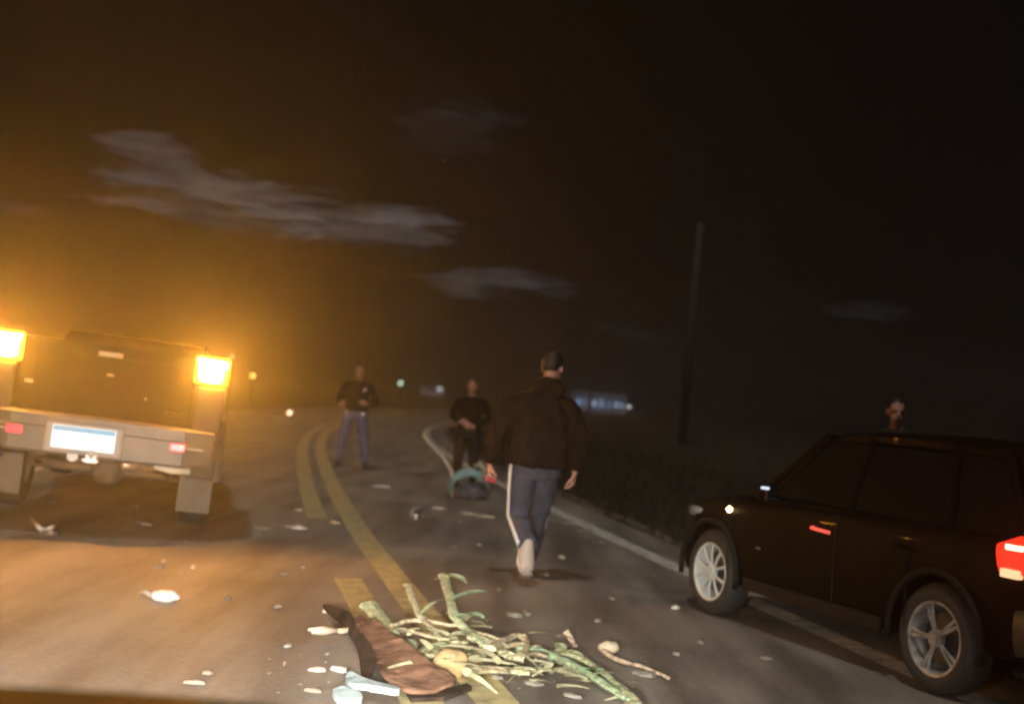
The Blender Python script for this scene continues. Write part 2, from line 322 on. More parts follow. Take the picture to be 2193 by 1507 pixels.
# ================================================================== the dark crossover on the right
def build_crossover():
    rz = math.atan2(.399, .917)
    t = thing('parked_car', 'dark brown-black crossover with pale alloy wheels standing across the white edge line', 'car', (2.83, 8.70, 0), rz)
    paint_m = mat('dark_car_paint', (.003, .0022, .002), .55, coat=.01, spec=.06)
    trim = mat('black_plastic_trim', (.009, .008, .008), .7, spec=.2); glass = mat('dark_car_glass', (.006, .006, .007), .2, spec=.2)
    chrome = mat('bright_chrome', (.75, .75, .75), .15, metal=1)
    WB = 1.26; HW = .88
    # lower body: sections from tail to nose: y, half width low, half width shoulder, bottom z, deck z
    S = [(-2.08, .62, .66, .46, .86), (-2.06, .74, .78, .36, .97), (-1.95, .82, .84, .30, 1.02), (-1.5, .86, .87, .27, 1.04), (-.6, .87, .88, .24, 1.03), (.3, .87, .88, .24, 1.00), (.95, .87, .875, .24, .97), (1.35, .86, .86, .25, .94), (1.60, .83, .82, .26, .88), (1.80, .74, .72, .29, .80), (1.88, .60, .56, .34, .70)]
    bm = new_bm(); rings = []
    for y, wl, ws, zb, zt in S:
        half = [(wl * .90, zb), (wl * .985, zb + .06), (wl, zb + .2), ((wl + ws) / 2 + .012, zb + (zt - zb) * .52), (ws, zb + (zt - zb) * .74), (ws * .985, zt - .05), (ws * .93, zt), (ws * .6, zt + .02), (0, zt + .03)]
        pts = half + [(-x, z) for x, z in reversed(half[:-1])]
        rings.append([bm.verts.new((x, y, z)) for x, z in pts])
    n = len(rings[0])
    for a, b in zip(rings, rings[1:]):
        for k in range(n): bm.faces.new((a[k], b[k], b[(k + 1) % n], a[(k + 1) % n]))
    bm.faces.new(rings[0]); bm.faces.new(rings[-1][::-1]); bmesh.ops.recalc_face_normals(bm, faces=bm.faces)
    body = obj('body', bm, paint_m, t)
    body.modifiers.new('s', 'SUBSURF').levels = 2
    cb = new_bm()
    for s in (-1, 1):
        for y in (-WB, WB): cyl(cb, (s * .55, y, .35), (s * 1.2, y, .35), .385, 40)
    bmesh.ops.recalc_face_normals(cb, faces=cb.faces)
    cut = obj('cut', cb, None); bo = body.modifiers.new('b', 'BOOLEAN'); bo.operation = 'DIFFERENCE'; bo.solver = 'EXACT'; bo.object = cut
    bpy.context.view_layer.update(); t.location = (0, 0, 0); t.rotation_euler = (0, 0, 0); bpy.context.view_layer.update()
    dg = bpy.context.evaluated_depsgraph_get(); me = bpy.data.meshes.new_from_object(body.evaluated_get(dg)); body.modifiers.clear(); body.data = me
    for p in me.polygons: p.use_smooth = True
    me.set_sharp_from_angle(angle=R(40)); bpy.data.objects.remove(cut)
    t.location = (2.83, 8.70, 0); t.rotation_euler = (0, 0, rz); t.scale = (.94,) * 3
    # cabin: rings bottom (belt) and top (roof)
    def cabin_pts(z):  # outline at height fraction 0..1
        f = z; zz = 1.0 + .56 * f
        w = .80 - .20 * f; rear = -1.88 + .38 * f; front = .76 - .62 * f
        return w, rear, front, zz
    w0, r0, f0, z0 = cabin_pts(0); w1, r1, f1, z1 = cabin_pts(.88)
    def quadpart(name, pts, m, th=.008):
        bm = new_bm(); vs = [bm.verts.new(p) for p in pts]; f = bm.faces.new(vs); bmesh.ops.recalc_face_normals(bm, faces=[f])
        q = bmesh.ops.extrude_face_region(bm, geom=[f]); nrm = (Vector(pts[1]) - Vector(pts[0])).cross(Vector(pts[2]) - Vector(pts[0])).normalized()
        bmesh.ops.translate(bm, vec=nrm * th, verts=[g for g in q['geom'] if isinstance(g, bmesh.types.BMVert)]); bmesh.ops.recalc_face_normals(bm, faces=bm.faces)
        return obj(name, bm, m, t)
    def P(s, y0, y1, f):
        w = w0 + (w1 - w0) * f; z = z0 + (z1 - z0) * f; return Vector((s * w, y0 + (y1 - y0) * f, z))
    cols = [(r0, r1), (-1.28, -1.10), (-.30, -.28), (.62, f1 - .04)]
    for s in (-1, 1):
        for i in range(3):
            a, b = cols[i], cols[i + 1]
            quadpart('window', [P(s, a[0] + .04, a[1] + .03, .05), P(s, b[0] - .04, b[1] - .03, .05), P(s, b[0] - .04, b[1] - .03, .95), P(s, a[0] + .04, a[1] + .03, .95)], glass)
        bm = new_bm()
        for a in cols + [(f0, f1)]: tube(bm, [P(s, a[0], a[1], -.02), P(s, a[0], a[1], .5), P(s, a[0], a[1], 1.02)], .028, 6)
        tube(bm, [P(s, r0 - .02, 0, 0) + Vector((s * .01, 0, -.01)), P(s, f0, 0, 0) + Vector((s * .01, 0, -.01))], .022, 6)
        obj('pillar_frame', bm, paint_m, t)
        # door parts
        for y in (1.0, -.28, -1.0):
            bm = new_bm(); tube(bm, [(s * .878, y, .36), (s * .886, y, .62), (s * .882, y, .86), (s * .866, y, .97)], .006, 4); obj('door_gap', bm, trim, t)
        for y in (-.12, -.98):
            bm = new_bm(); tube(bm, [(s * .885, y - .10, .845), (s * .915, y - .08, .85), (s * .918, y + .06, .857), (s * .885, y + .09, .858)], (.012, .016), 8); obj('door_handle', bm, mat('red_glint_handle', (.9, .10, .06), .2, emit=(1, .12, .08), estr=1.0) if (y > -.5 and s < 0) else paint_m, t, smooth=True)  # near front handle: brake-light reflection put in as red colour and emission
        bm = new_bm(); ball(bm, (s * .97, .40, 1.04), (.09, .05, .06), seg=14); box(bm, (s * .88, .40, 1.0), (.12, .04, .03)); mir = obj('side_mirror', bm, paint_m, t, smooth=True)
        bm = new_bm(); box(bm, (s * .97, .355, 1.04), (.12, .012, .07), bev=.004); obj('mirror_glass', bm, mat('mirror_glass', (.6, .65, .7), .1, metal=1), mir)
        bm = new_bm(); box(bm, (s * 1.03, .37, 1.085), (.045, .05, .018), bev=.005); obj('mirror_glint', bm, mat('pale_blue_glint', (.6, .7, .8), .3, emit=(.7, .85, 1), estr=1.1 if s < 0 else .1), mir)  # added glowing piece stands in for a glint on the door mirror
        bm = new_bm(); box(bm, (s * .868, -.0, .33), (.03, 1.55, .09), bev=.01); obj('sill_trim', bm, trim, t)
        # arches
        for y in (-WB, WB):
            bm = new_bm(); tube(bm, [(s * .882, y + .40 * math.cos(a), .35 + .40 * math.sin(a)) for a in [R(-12 + i * 204 / 16) for i in range(17)]], .024, 6); obj('wheel_arch', bm, trim, t, smooth=True)
        # lamps
        bm = new_bm(); tube(bm, [(s * .835, 1.50, .80), (s * .79, 1.70, .78), (s * .60, 1.84, .72)], [(.02, .02), (.045, .035), (.035, .03)], 10); hl = obj('headlight', bm, mat('headlight_glass', (.30, .30, .28), .25, spec=.5), t, smooth=True)
        bm = new_bm(); ball(bm, (s * .886, 1.02, .86), (.012, .034, .022)); obj('turn_signal', bm, mat('lit_amber_signal', (.9, .5, .1), .3, emit=(1, .66, .28), estr=24 if s < 0 else .5), t, smooth=True)
        bm = new_bm(); tube(bm, [(s * .865, -1.74, .90), (s * .84, -1.88, .93), (s * .76, -2.05, .94), (s * .5, -2.12, .92)], [(.09, .03), (.12, .05), (.11, .05), (.07, .03)], 10, side=(0, 0, 1)); tl = obj('taillight', bm, mat('lit_red_lens', (.6, .02, .01), .25, emit=(1, .035, .015), estr=1.3), t, smooth=True)
        bm = new_bm(); box(bm, (s * .868, -1.86, .98), (.05, .12, .03), bev=.006); obj('brake_lamp', bm, mat('lit_brake_lamp', (.9, .3, .2), .3, emit=(1, .35, .2), estr=7), tl)
        bm = new_bm(); box(bm, (s * .868, -1.84, .83), (.05, .13, .05), bev=.006); obj('reversing_lamp', bm, mat('pale_lamp_glass', (.8, .7, .5), .2, emit=(1, .6, .3), estr=1.2), tl)
        bm = new_bm(); tube(bm, [(s * .60, 1.84, .47), (s * .68, 1.80, .47)], .045, 12); obj('fog_lamp', bm, mat('headlight_glass', (0, 0, 0)), t)
    bm = new_bm(); secs = [(r1 - .04, .52, -.035), (r1 + .15, .585, 0), (-.6, .60, .02), (f1 - .1, .585, .0), (f1 + .05, .54, -.04)]; rg = []
    for y, w, dz in secs:
        rg.append([bm.verts.new((x * w, y, z1 + .025 + dz + .05 * (1 - abs(x) ** 3))) for x in (-1, -.9, -.6, -.2, .2, .6, .9, 1)])
    for a, b in zip(rg, rg[1:]):
        for k in range(7): bm.faces.new((a[k], a[k + 1], b[k + 1], b[k]))
    q = bmesh.ops.extrude_face_region(bm, geom=bm.faces[:]); bmesh.ops.translate(bm, vec=(0, 0, -.045), verts=[g for g in q['geom'] if isinstance(g, bmesh.types.BMVert)]); bmesh.ops.recalc_face_normals(bm, faces=bm.faces)
    obj('roof', bm, paint_m, t, smooth=True, sharp=50)
    quadpart('windscreen', [(-.76, f0 - .03, 1.01), (.76, f0 - .03, 1.01), (.585, f1, z1 + .02), (-.585, f1, z1 + .02)], glass)
    quadpart('rear_window', [(-.70, r0 + .02, 1.10), (.70, r0 + .02, 1.10), (.56, r1 + .01, z1 + .01), (-.56, r1 + .01, z1 + .01)], glass)
    bm = new_bm(); tube(bm, [(-.84, -1.88, .50), (-.78, -2.10, .52), (-.4, -2.17, .53), (.4, -2.17, .53), (.78, -2.10, .52), (.84, -1.88, .50)], (.13, .045), 10, side=(0, 0, 1)); obj('rear_bumper', bm, mat('grey_bumper', (.055, .052, .050), .5, var=.2), t, smooth=True)
    bm = new_bm(); tube(bm, [(-.82, 1.64, .42), (-.6, 1.88, .42), (0, 1.95, .43), (.6, 1.88, .42), (.82, 1.64, .42)], (.11, .04), 10, side=(0, 0, 1)); obj('front_bumper', bm, paint_m, t, smooth=True)
    bm = new_bm(); box(bm, (0, 1.88, .62), (.8, .05, .12), bev=.01)
    g = obj('grille', bm, trim, t)
    bm = new_bm(); box(bm, (0, -2.15, .80), (.42, .012, .13), bev=.004); obj('number_plate', bm, mat('plate_white', (.6, .6, .6), .4), t)
    bm = new_bm(); box(bm, (-.884, .60, .62), (.012, .06, .02), bev=.004)
    obj('side_badge', bm, chrome, t)
    rim = mat('pale_alloy', (.66, .71, .69), .4, metal=.2); rim2 = mat('mottled_grey_alloy', (.34, .33, .32), .5, metal=.3, var=.5, scale=14)  # rear rims darker and mottled, front rims paler
    for s in (-1, 1):
        make_wheel(t, s * .77, WB, .34, .21, s, .225, 5, rim, spread=.314)
        make_wheel(t, s * .77, -WB, .34, .21, s, .225, 5, rim2)
build_crossover()

# ================================================================== the pickup at left
def build_pickup():
    rz = R(12.4)
    t = thing('pickup_truck', 'grey pickup with glowing amber tail lamps and white rear plate, stopped in the left lane', 'pickup truck', (-3.45, 10.68, .045), rz); t.rotation_euler = (0, R(2.6), rz)
    body = mat('truck_dark_paint', (.010, .008, .006), .7, spec=.08); grey = mat('brushed_bumper_steel', (.12, .108, .092), .5, metal=.2, var=.15, scale=6)
    trim = mat('black_plastic_trim', (0, 0, 0)); HW = .98
    # bed sides
    for s in (-1, 1):
        bm = new_bm(); n = 30; outer = []; 
        # side panel with wheel arch, traced in y-z, extruded in x
        arch = [(1.32 + .50 * math.cos(a), .46 + .50 * math.sin(a)) for a in [R(180 - i * 180 / 14) for i in range(15)]]
        out = [(0.02, .60)] + [(.80, .52)] + arch[1:-1] + [(1.84, .50), (2.35, .50), (2.35, 1.50), (2.30, 1.55), (.10, 1.58), (0.02, 1.53)]
        a = [bm.verts.new((s * HW, y, z)) for y, z in out]; b = [bm.verts.new((s * (HW - .16), y, z)) for y, z in out]
        fa = bm.faces.new(a); fb = bm.faces.new(b[::-1])
        for i in range(len(out)): bm.faces.new((a[i], b[i], b[(i + 1) % len(out)], a[(i + 1) % len(out)]))
        bmesh.ops.triangulate(bm, faces=[fa, fb]); bmesh.ops.recalc_face_normals(bm, faces=bm.faces)
        obj('bed_side', bm, body, t)
        bm = new_bm(); tube(bm, [(s * (HW + .015), y, z) for y, z in arch], .045, 8); obj('wheel_arch', bm, mat('fender_flare', (.16, .14, .12), .6), t, smooth=True)
        # corner post below lamp, seen from behind
        bm = new_bm(); box(bm, (s * .86, .01, .94), (.24, .05, .80), bev=.02); obj('corner_panel', bm, mat('corner_paint', (.03, .022, .015), .7), t)
        # lamp
        bm = new_bm()
        pr = [(-.125, .095), (.125, .085), (.125, .04), (.10, .025), (.085, -.075), (.06, -.095), (-.06, -.095), (-.095, -.075), (-.105, .04)]
        a = [bm.verts.new((s * .845 + x * s, -.055, 1.475 + z)) for x, z in pr]; b = [bm.verts.new((s * .845 + x * s, .02, 1.475 + z)) for x, z in pr]
        bm.faces.new(a); bm.faces.new(b[::-1])
        for i in range(len(pr)): bm.faces.new((a[i], a[(i + 1) % len(pr)], b[(i + 1) % len(pr)], b[i]))
        bmesh.ops.recalc_face_normals(bm, faces=bm.faces)
        tl = obj('tail_lamp', bm, mat('lit_amber_lens', (1, .5, .1), .3, emit=(1, .38, .042), estr=AMBER / 2.2), t)
        bm = new_bm(); box(bm, (s * .845, .0, 1.475), (.30, .05, .25), bev=.03); obj('lamp_housing', bm, mat('amber_lamp_rim', (.5, .18, .03), .4, emit=(1, .30, .03), estr=1.6), tl)
        bm = new_bm()
        for zz in (1.405,): box(bm, (s * .83, -.060, zz), (.13, .012, .010))
        obj('lamp_bar', bm, mat('lamp_bar_orange', (.8, .35, .05), .4, emit=(1, .6, .25), estr=1.2), tl)
        # red reflector, mud flap
        bm = new_bm(); box(bm, (s * .655, -.185, .80), (.125, .02, .065), bev=.008); obj('red_reflector', bm, mat('red_reflector', (.75, .03, .04), .25, emit=(1, .05, .09), estr=1.3), t)  # reflector, not a lamp: the light it returns is put in as emission
        bm = new_bm(); box(bm, (s * .80, -.19, .80), (.14, .016, .012), bev=.004); obj('bumper_pad', bm, mat('pale_pad', (.5, .46, .40), .5), t)
        bm = new_bm(); box(bm, (s * .83, .78, .345), (.30, .02, .36), bev=.008); obj('mud_flap', bm, mat('grey_mud_flap', (.12, .115, .10), .8, var=.2), t)
        make_wheel(t, s * .83, 1.32, .42, .27, s, .24, 6, mat('truck_rim', (.3, .3, .3), .4, metal=.6))
        make_wheel(t, s * .83, 5.0, .42, .27, s, .24, 6, mat('truck_rim', (.3, .3, .3), .4))
    # tailgate with pressed panels
    bm = new_bm(); box(bm, (0, .03, 1.27), (1.42, .07, .62), bev=.015); tg = obj('tailgate', bm, body, t)
    bm = new_bm(); box(bm, (0, -.012, 1.30), (1.16, .012, .36), bev=.005); obj('tailgate_panel', bm, body, tg)
    bm = new_bm(); box(bm, (0, -.03, 1.50), (.20, .03, .04), bev=.01); obj('tailgate_handle', bm, mat('pale_badge', (.35, .33, .3), .4), tg)
    for c_, s_ in (((.02, -.022, 1.33), (.055, .012, .022)), ((.33, -.022, 1.165), (.02, .012, .02)), ((-.62, -.022, 1.20), (.07, .012, .028))):
        bm = new_bm(); box(bm, c_, s_, bev=.004); obj('tailgate_badge', bm, mat('pale_badge', (.35, .33, .3), .4), tg)
    bm = new_bm(); tube(bm, [(.55 + .045 * math.cos(a), -.022, 1.065 + .018 * math.sin(a)) for a in [i * 2 * math.pi / 14 for i in range(15)]], .005, 5); tube(bm, [(.60, -.022, 1.05), (.65, -.022, 1.085)], .006, 5); obj('model_badge', bm, mat('bright_chrome', (0, 0, 0)), tg)
    # bumper
    bm = new_bm(); secs = [(-.99, .08, .70, .93), (-.93, -.06, .66, .95), (-.7, -.15, .63, .96), (0, -.18, .62, .965), (.7, -.15, .63, .96), (.93, -.06, .66, .95), (.99, .08, .70, .93)]; rg = []
    for x, y, zb, zt in secs: rg.append([bm.verts.new(p) for p in ((x, .10, zt), (x, y + .02, zt), (x, y, zt - .02), (x, y, zt - .11), (x, y - .022, zt - .12), (x, y - .022, zb + .02), (x, y, zb), (x, .10, zb))])
    for a, b in zip(rg, rg[1:]):
        for k in range(8): bm.faces.new((a[k], b[k], b[(k + 1) % 8], a[(k + 1) % 8]))
    bm.faces.new(rg[0]); bm.faces.new(rg[-1][::-1]); bmesh.ops.recalc_face_normals(bm, faces=bm.faces); obj('rear_bumper', bm, grey, t)
    bm = new_bm(); box(bm, (-.10, -.205, .775), (.62, .02, .25), bev=.02); obj('plate_recess', bm, mat('pale_recess', (.34, .31, .28), .5), t)
    bm = new_bm(); box(bm, (-.10, -.225, .785), (.50, .012, .185), bev=.006); pl = obj('number_plate', bm, mat('white_plate', (.85, .87, .88), .35, emit=(.9, 1, 1), estr=.9), t)  # plate and its band glow: headlight return put in as emission
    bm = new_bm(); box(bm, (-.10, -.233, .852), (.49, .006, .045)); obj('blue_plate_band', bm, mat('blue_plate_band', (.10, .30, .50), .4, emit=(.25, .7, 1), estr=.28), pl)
    bm = new_bm(); rnd = random.Random(4)
    # hitch, ball, socket and undercarriage
    bm = new_bm(); box(bm, (-.02, -.12, .63), (.09, .26, .08), bev=.01); box(bm, (-.02, -.25, .615), (.12, .08, .02)); cyl(bm, (-.02, -.26, .62), (-.02, -.26, .66), .015); ball(bm, (-.02, -.26, .675), (.033, .033, .033)); obj('tow_hitch', bm, mat('worn_white_steel', (.62, .60, .56), .4, metal=.4), t)
    bm = new_bm(); cyl(bm, (-.17, -.20, .63), (-.17, -.12, .63), .045, 16); obj('trailer_socket', bm, mat('pale_socket', (.65, .63, .62), .4), t)
    bm = new_bm(); tube(bm, [(.22, -.10, .60), (.42, .1, .58), (.50, .8, .50)], .038, 12); obj('exhaust_pipe', bm, mat('warm_steel', (.5, .34, .25), .35, metal=.6, var=.3), t, smooth=True)
    bm = new_bm(); tube(bm, [(.48, -.06, .615), (.62, -.06, .595), (.78, -.02, .60)], (.03, .02), 8); obj('bumper_bracket', bm, mat('cream_bracket', (.6, .55, .45), .5), t, smooth=True)
    for s in (-1, 1):
        bm = new_bm(); tube(bm, [(s * .50, .1, .62), (s * .60, .55, .48), (s * .62, 1.3, .42), (s * .6, 2.1, .55)], (.04, .02), 8, side=(1, 0, 0)); obj('leaf_spring', bm, mat('rusty_steel', (.16, .11, .075), .7, var=.4), t)
        bm = new_bm(); box(bm, (s * .45, 2.2, .66), (.08, 4.4, .12)); obj('frame_rail', bm, mat('rusty_steel', (0, 0, 0)), t)
    bm = new_bm(); cyl(bm, (-.8, 1.32, .42), (.8, 1.32, .42), .045); ball(bm, (0, 1.32, .42), (.17, .13, .15)); obj('rear_axle', bm, mat('rusty_steel', (0, 0, 0)), t, smooth=True)
    bm = new_bm(); box(bm, (0, 1.2, .84), (1.6, 2.3, .06)); obj('bed_floor', bm, body, t)
    # cab
    bm = new_bm(); S = [(2.40, .94, .50, 1.22), (3.2, .95, .45, 1.2), (4.3, .95, .45, 1.18), (4.9, .93, .6, 1.16), (5.7, .86, .5, 1.08), (5.9, .8, .5, .95)]; rg = []
    for y, w, zb, zt in S: rg.append([bm.verts.new(p) for p in ((-w * .95, y, zb), (w * .95, y, zb), (w, y, zb + .2), (w * .97, y, zt - .03), (w * .9, y, zt), (-w * .9, y, zt), (-w * .97, y, zt - .03), (-w, y, zb + .2))])
    for a, b in zip(rg, rg[1:]):
        for k in range(8): bm.faces.new((a[k], b[k], b[(k + 1) % 8], a[(k + 1) % 8]))
    bm.faces.new(rg[0]); bm.faces.new(rg[-1][::-1]); bmesh.ops.recalc_face_normals(bm, faces=bm.faces); obj('cab_body', bm, body, t)
    bm = new_bm(); rg = []
    for y, w, z in ((2.42, .86, 1.20), (2.55, .80, 1.45), (2.72, .72, 1.66), (2.95, .70, 1.71), (3.7, .70, 1.72), (4.0, .72, 1.66), (4.7, .84, 1.18)): rg.append([bm.verts.new(p) for p in ((-w, y, z), (w, y, z), (.88, y, 1.15), (-.88, y, 1.15))])
    for a, b in zip(rg, rg[1:]):
        for k in range(4): bm.faces.new((a[k], b[k], b[(k + 1) % 4], a[(k + 1) % 4]))
    bm.faces.new(rg[0]); bm.faces.new(rg[-1][::-1]); bmesh.ops.recalc_face_normals(bm, faces=bm.faces); obj('cab_roof', bm, body, t)
    bm = new_bm(); vs = [bm.verts.new(p) for p in ((-.74, 2.44, 1.27), (.74, 2.44, 1.27), (.66, 2.69, 1.62), (-.66, 2.69, 1.62), (-.74, 2.405, 1.27), (.74, 2.405, 1.27), (.66, 2.655, 1.62), (-.66, 2.655, 1.62))]
    for f in ((0, 1, 2, 3), (7, 6, 5, 4), (0, 4, 5, 1), (1, 5, 6, 2), (2, 6, 7, 3), (3, 7, 4, 0)): bm.faces.new([vs[i] for i in f])
    bmesh.ops.recalc_face_normals(bm, faces=bm.faces); obj('rear_window', bm, mat('dark_car_glass', (0, 0, 0)), t)
build_pickup()

# ================================================================== the filming car (its bonnet edge is in view)
def build_filming_car():
    rz = R(12.4)
    t = thing('filming_car', 'dark bonnet of the filming vehicle, its edge along the bottom left corner', 'car', (-.72, 1.73, 0), rz); t.scale = (1, 1, 1.062)
    pm = mat('filming_car_paint', (.008, .005, .003), .6, spec=.1); rg = []
    bm = new_bm()
    for y, w, z in ((.02, .70, .90), (0, .76, .955), (-.03, .80, .985), (-.10, .84, 1.005), (-.5, .88, 1.035), (-1.15, .90, 1.06)):
        rg.append([bm.verts.new((x * w, y - .13 * abs(x) ** 2.5, z - .05 * abs(x) ** 3)) for x in [i / 8 for i in range(-8, 9)]])
    for a, b in zip(rg, rg[1:]):
        for k in range(16): bm.faces.new((a[k], a[k + 1], b[k + 1], b[k]))
    obj('bonnet', bm, pm, t, smooth=True)
    for s in (-1, 1):
        bm = new_bm(); rg = []
        for y, x, z in ((-.16, .84, .90), (-.4, .92, .96), (-1.15, .95, 1.0)): rg.append([bm.verts.new(p) for p in ((s * (x - .06), y, z), (s * x, y, z - .06), (s * (x + .01), y, .72), (s * x, y, .55))])
        for a, b in zip(rg, rg[1:]):
            for k in range(3): bm.faces.new((a[k], a[k + 1], b[k + 1], b[k]))
        obj('fender', bm, pm, t)
        bm = new_bm(); ball(bm, (s * .66, -.08, .80), (.15, .07, .08), seg=14); obj('headlight', bm, mat('headlight_glass', (0, 0, 0)), t, smooth=True)
        make_wheel(t, s * .82, -.72, .36, .22, s, .23, 5, mat('mottled_grey_alloy', (0, 0, 0)))
        ld = bpy.data.lights.new('headlight_beam', 'SPOT'); ld.energy = HEAD_W; ld.color = (1, .90, .78); ld.spot_size = R(100); ld.spot_blend = 1.0; ld.shadow_soft_size = .09
        lo = bpy.data.objects.new('headlight_beam', ld); col.objects.link(lo); lo.parent = t; lo.location = (s * .66, .06, .86)
        lo.rotation_euler = (Vector((0, 1, -.62))).to_track_quat('-Z', 'Y').to_euler()
    bm = new_bm(); box(bm, (0, -.04, .80), (1.0, .06, .16), bev=.01); obj('grille', bm, mat('black_plastic_trim', (0, 0, 0)), t)
    bm = new_bm(); tube(bm, [(-.90, -.35, .52), (-.78, -.06, .52), (0, .04, .52), (.78, -.06, .52), (.90, -.35, .52)], (.14, .06), 10, side=(0, 0, 1)); obj('front_bumper', bm, pm, t, smooth=True)
build_filming_car()

# ================================================================== people
skin = mat('skin', (.54, .27, .20), .55, var=.12, scale=14)
def hand(bm, w, d, palm_n, thumb_side, curl=.9, s=1.0):
    """w wrist point, d direction of the fingers, palm_n palm normal"""
    d = Vector(d).normalized(); n = Vector(palm_n); n = (n - d * n.dot(d)).normalized(); sd = d.cross(n) * thumb_side
    w = Vector(w)
    tube(bm, [w - d * .03 * s, w + d * .02 * s, w + d * .06 * s, w + d * .095 * s], [(.026 * s, .020 * s), (.034 * s, .018 * s), (.042 * s, .017 * s), (.038 * s, .013 * s)], 12, side=sd)
    for i, ln in enumerate((.070, .080, .075, .058)):
        b = w + d * (.088 - .006 * abs(i - 1)) * s + sd * (.031 - .0205 * i) * s
        p = [b]; dirv = d.copy()
        for k, f in enumerate((.45, .32, .26)):
            a = curl * (.35 + .35 * k) + .08 * i; dirv = (d * math.cos(a) + n * math.sin(a)); p.append(p[-1] + dirv * ln * f * s)
        tube(bm, p, [.0098 * s, .0092 * s, .0085 * s, .007 * s], 8)
    b = w + d * .025 * s + sd * .030 * s
    tube(bm, [b, b + (sd * .8 + d * .7 + n * .3) * .028 * s, b + (sd * .9 + d * 1.6 + n * .9) * .030 * s, b + (sd * .8 + d * 2.2 + n * 1.5) * .030 * s], [.013 * s, .0115 * s, .010 * s, .0085 * s], 8)
SHOE = {}
def person(label, loc, rz, J, top_c, leg_c, shoe_c, hair_c, group=None, holds=None, jacket_len=.0, bulk=1.0, height=1.8, stripe=None, collar=False, hood=False, voxel=.009):
    t = thing('person', label, 'person', loc, rz, group); t.scale = (height / 1.8,) * 3
    V = Vector
    hipc = V(J['pelvis']); ch = V(J['chest']); nk = V(J['neck']); hd = V(J['head'])
    bm = new_bm()
    tube(bm, [hipc + V((0, 0, -.10)), hipc, hipc.lerp(ch, .45), ch, ch.lerp(nk, .6), nk], [(.12, .09), (.17, .115), (.145, .10), (.16, .11), (.125, .08), (.06, .06)], 16, side=(1, 0, 0))
    tube(bm, [nk - V((0, 0, .04)), nk.lerp(hd, .5), hd], [.062, .056, .05], 12)
    f = V(J.get('look', (0, 1, 0))).normalized(); q = f.to_track_quat('Y', 'Z')
    def H(x, y, z): return hd + q @ V((x, y, z))
    ball(bm, H(0, -.008, .03), (.076, .094, .10), q, 18); ball(bm, H(0, .035, -.045), (.054, .056, .062), q, 14)
    tube(bm, [H(0, .088, .02), H(0, .112, -.022), H(0, .09, -.032)], [(.010, .01), (.016, .014), (.012, .01)], 8)
    ball(bm, H(0, .082, -.062), (.024, .012, .009), q, 10)
    for s in (-1, 1): ball(bm, H(s * .079, -.008, -.002), (.012, .020, .032), q, 10); ball(bm, H(s * .03, .080, .030), (.024, .014, .009), q, 8)
    for s, k in ((-1, 'L'), (1, 'R')):
        h, kn, an, to = [V(p) for p in J['leg' + k]]
        tube(bm, [h + V((0, 0, .05)), h.lerp(kn, .3), kn, kn.lerp(an, .35), an], [.088, .080, .056, .055, .038], 12)
        sh, el, wr = [V(p) for p in J['arm' + k]]
        shb = sh + V((-.03 if k == 'R' else .03, 0, -.045)); tube(bm, [ch.lerp(nk, .2), shb, sh.lerp(el, .4), el, el.lerp(wr, .35), wr], [.05, .046, .045, .038, .040, .026], 12)
        hdv = V(J['hand' + k][0]); hand(bm, wr, hdv, J['hand' + k][1], s * J['hand' + k][2], J['hand' + k][3], 1.05)
    b = obj('body', remesh(bm, voxel * .8, 1), skin, t, smooth=True)
    for s in (-1, 1):
        bm = new_bm(); ball(bm, H(s * .030, .079, .014), (.009, .007, .005), q, 8); obj('eye', bm, mat('eye_dark', (.02, .015, .012), .2), b)
    # hair
    bm = new_bm(); ball(bm, H(0, -.020, .045), (.086, .098, .098), q, 20); hm = remesh(bm, .012, 0, lambda c: .004 * noise.noise(c * 60))
    qi = q.inverted(); dead = [v for v in hm.verts if (lambda l: l.y > .045 and l.z < .085 or l.z < -.035 or (l.y > -.0 and l.z < .03))(qi @ (v.co - hd))]
    bmesh.ops.delete(hm, geom=dead, context='VERTS'); obj('hair', hm, mat('hair_' + hair_c[0], hair_c[1], .6, var=.4, scale=40), b, smooth=True)
    # trousers
    bm = new_bm(); B = bulk
    tube(bm, [hipc + V((0, 0, -.13)), hipc, hipc + V((0, 0, .10))], [(.15, .115), (.185, .135), (.165, .12)], 16, side=(1, 0, 0))
    for k in 'LR':
        h, kn, an, to = [V(p) for p in J['leg' + k]]; back = V((0, -.02, 0))
        tube(bm, [h + V((0, 0, .03)), h.lerp(kn, .35), kn, kn.lerp(an, .4) + back * .5, kn.lerp(an, .92)], [.108, .100, .080, .076, .068], 14)
    obj('trousers', remesh(bm, voxel, 4, folds(.016, 8.0)), mat('cloth_' + leg_c[0], leg_c[1], .85, var=.25, scale=12, bump=.3), t, smooth=True)
    # jacket
    bm = new_bm(); low = hipc + V((0, -.005, .02 - jacket_len))
    tube(bm, [low, low.lerp(ch, .25), low.lerp(ch, .6), ch, ch.lerp(nk, .45), ch.lerp(nk, .8), nk + V((0, 0, -.005))], [(.195 * B, .15 * B), (.20 * B, .155 * B), (.19 * B, .145 * B), (.20 * B, .15 * B), (.175 * B, .125), (.12, .10), (.075, .075)], 18, side=(1, 0, 0))
    for k in 'LR':
        sh, el, wr = [V(p) for p in J['arm' + k]]
        so = V((1 if k == 'R' else -1, 0, 0)); stube(bm, [ch.lerp(nk, .1), ch.lerp(nk, .35) + so * .08, sh - so * .035 + V((0, 0, -.015)), sh.lerp(el, .35), el, el.lerp(wr, .4), el.lerp(wr, .93)], [.06, .070 * B, .070 * B, .072 * B, .064 * B, .058 * B, .044 * B], 14)
    if hood: ball(bm, nk + V((0, -.07, .0)), (.13, .085, .085), None, 16)
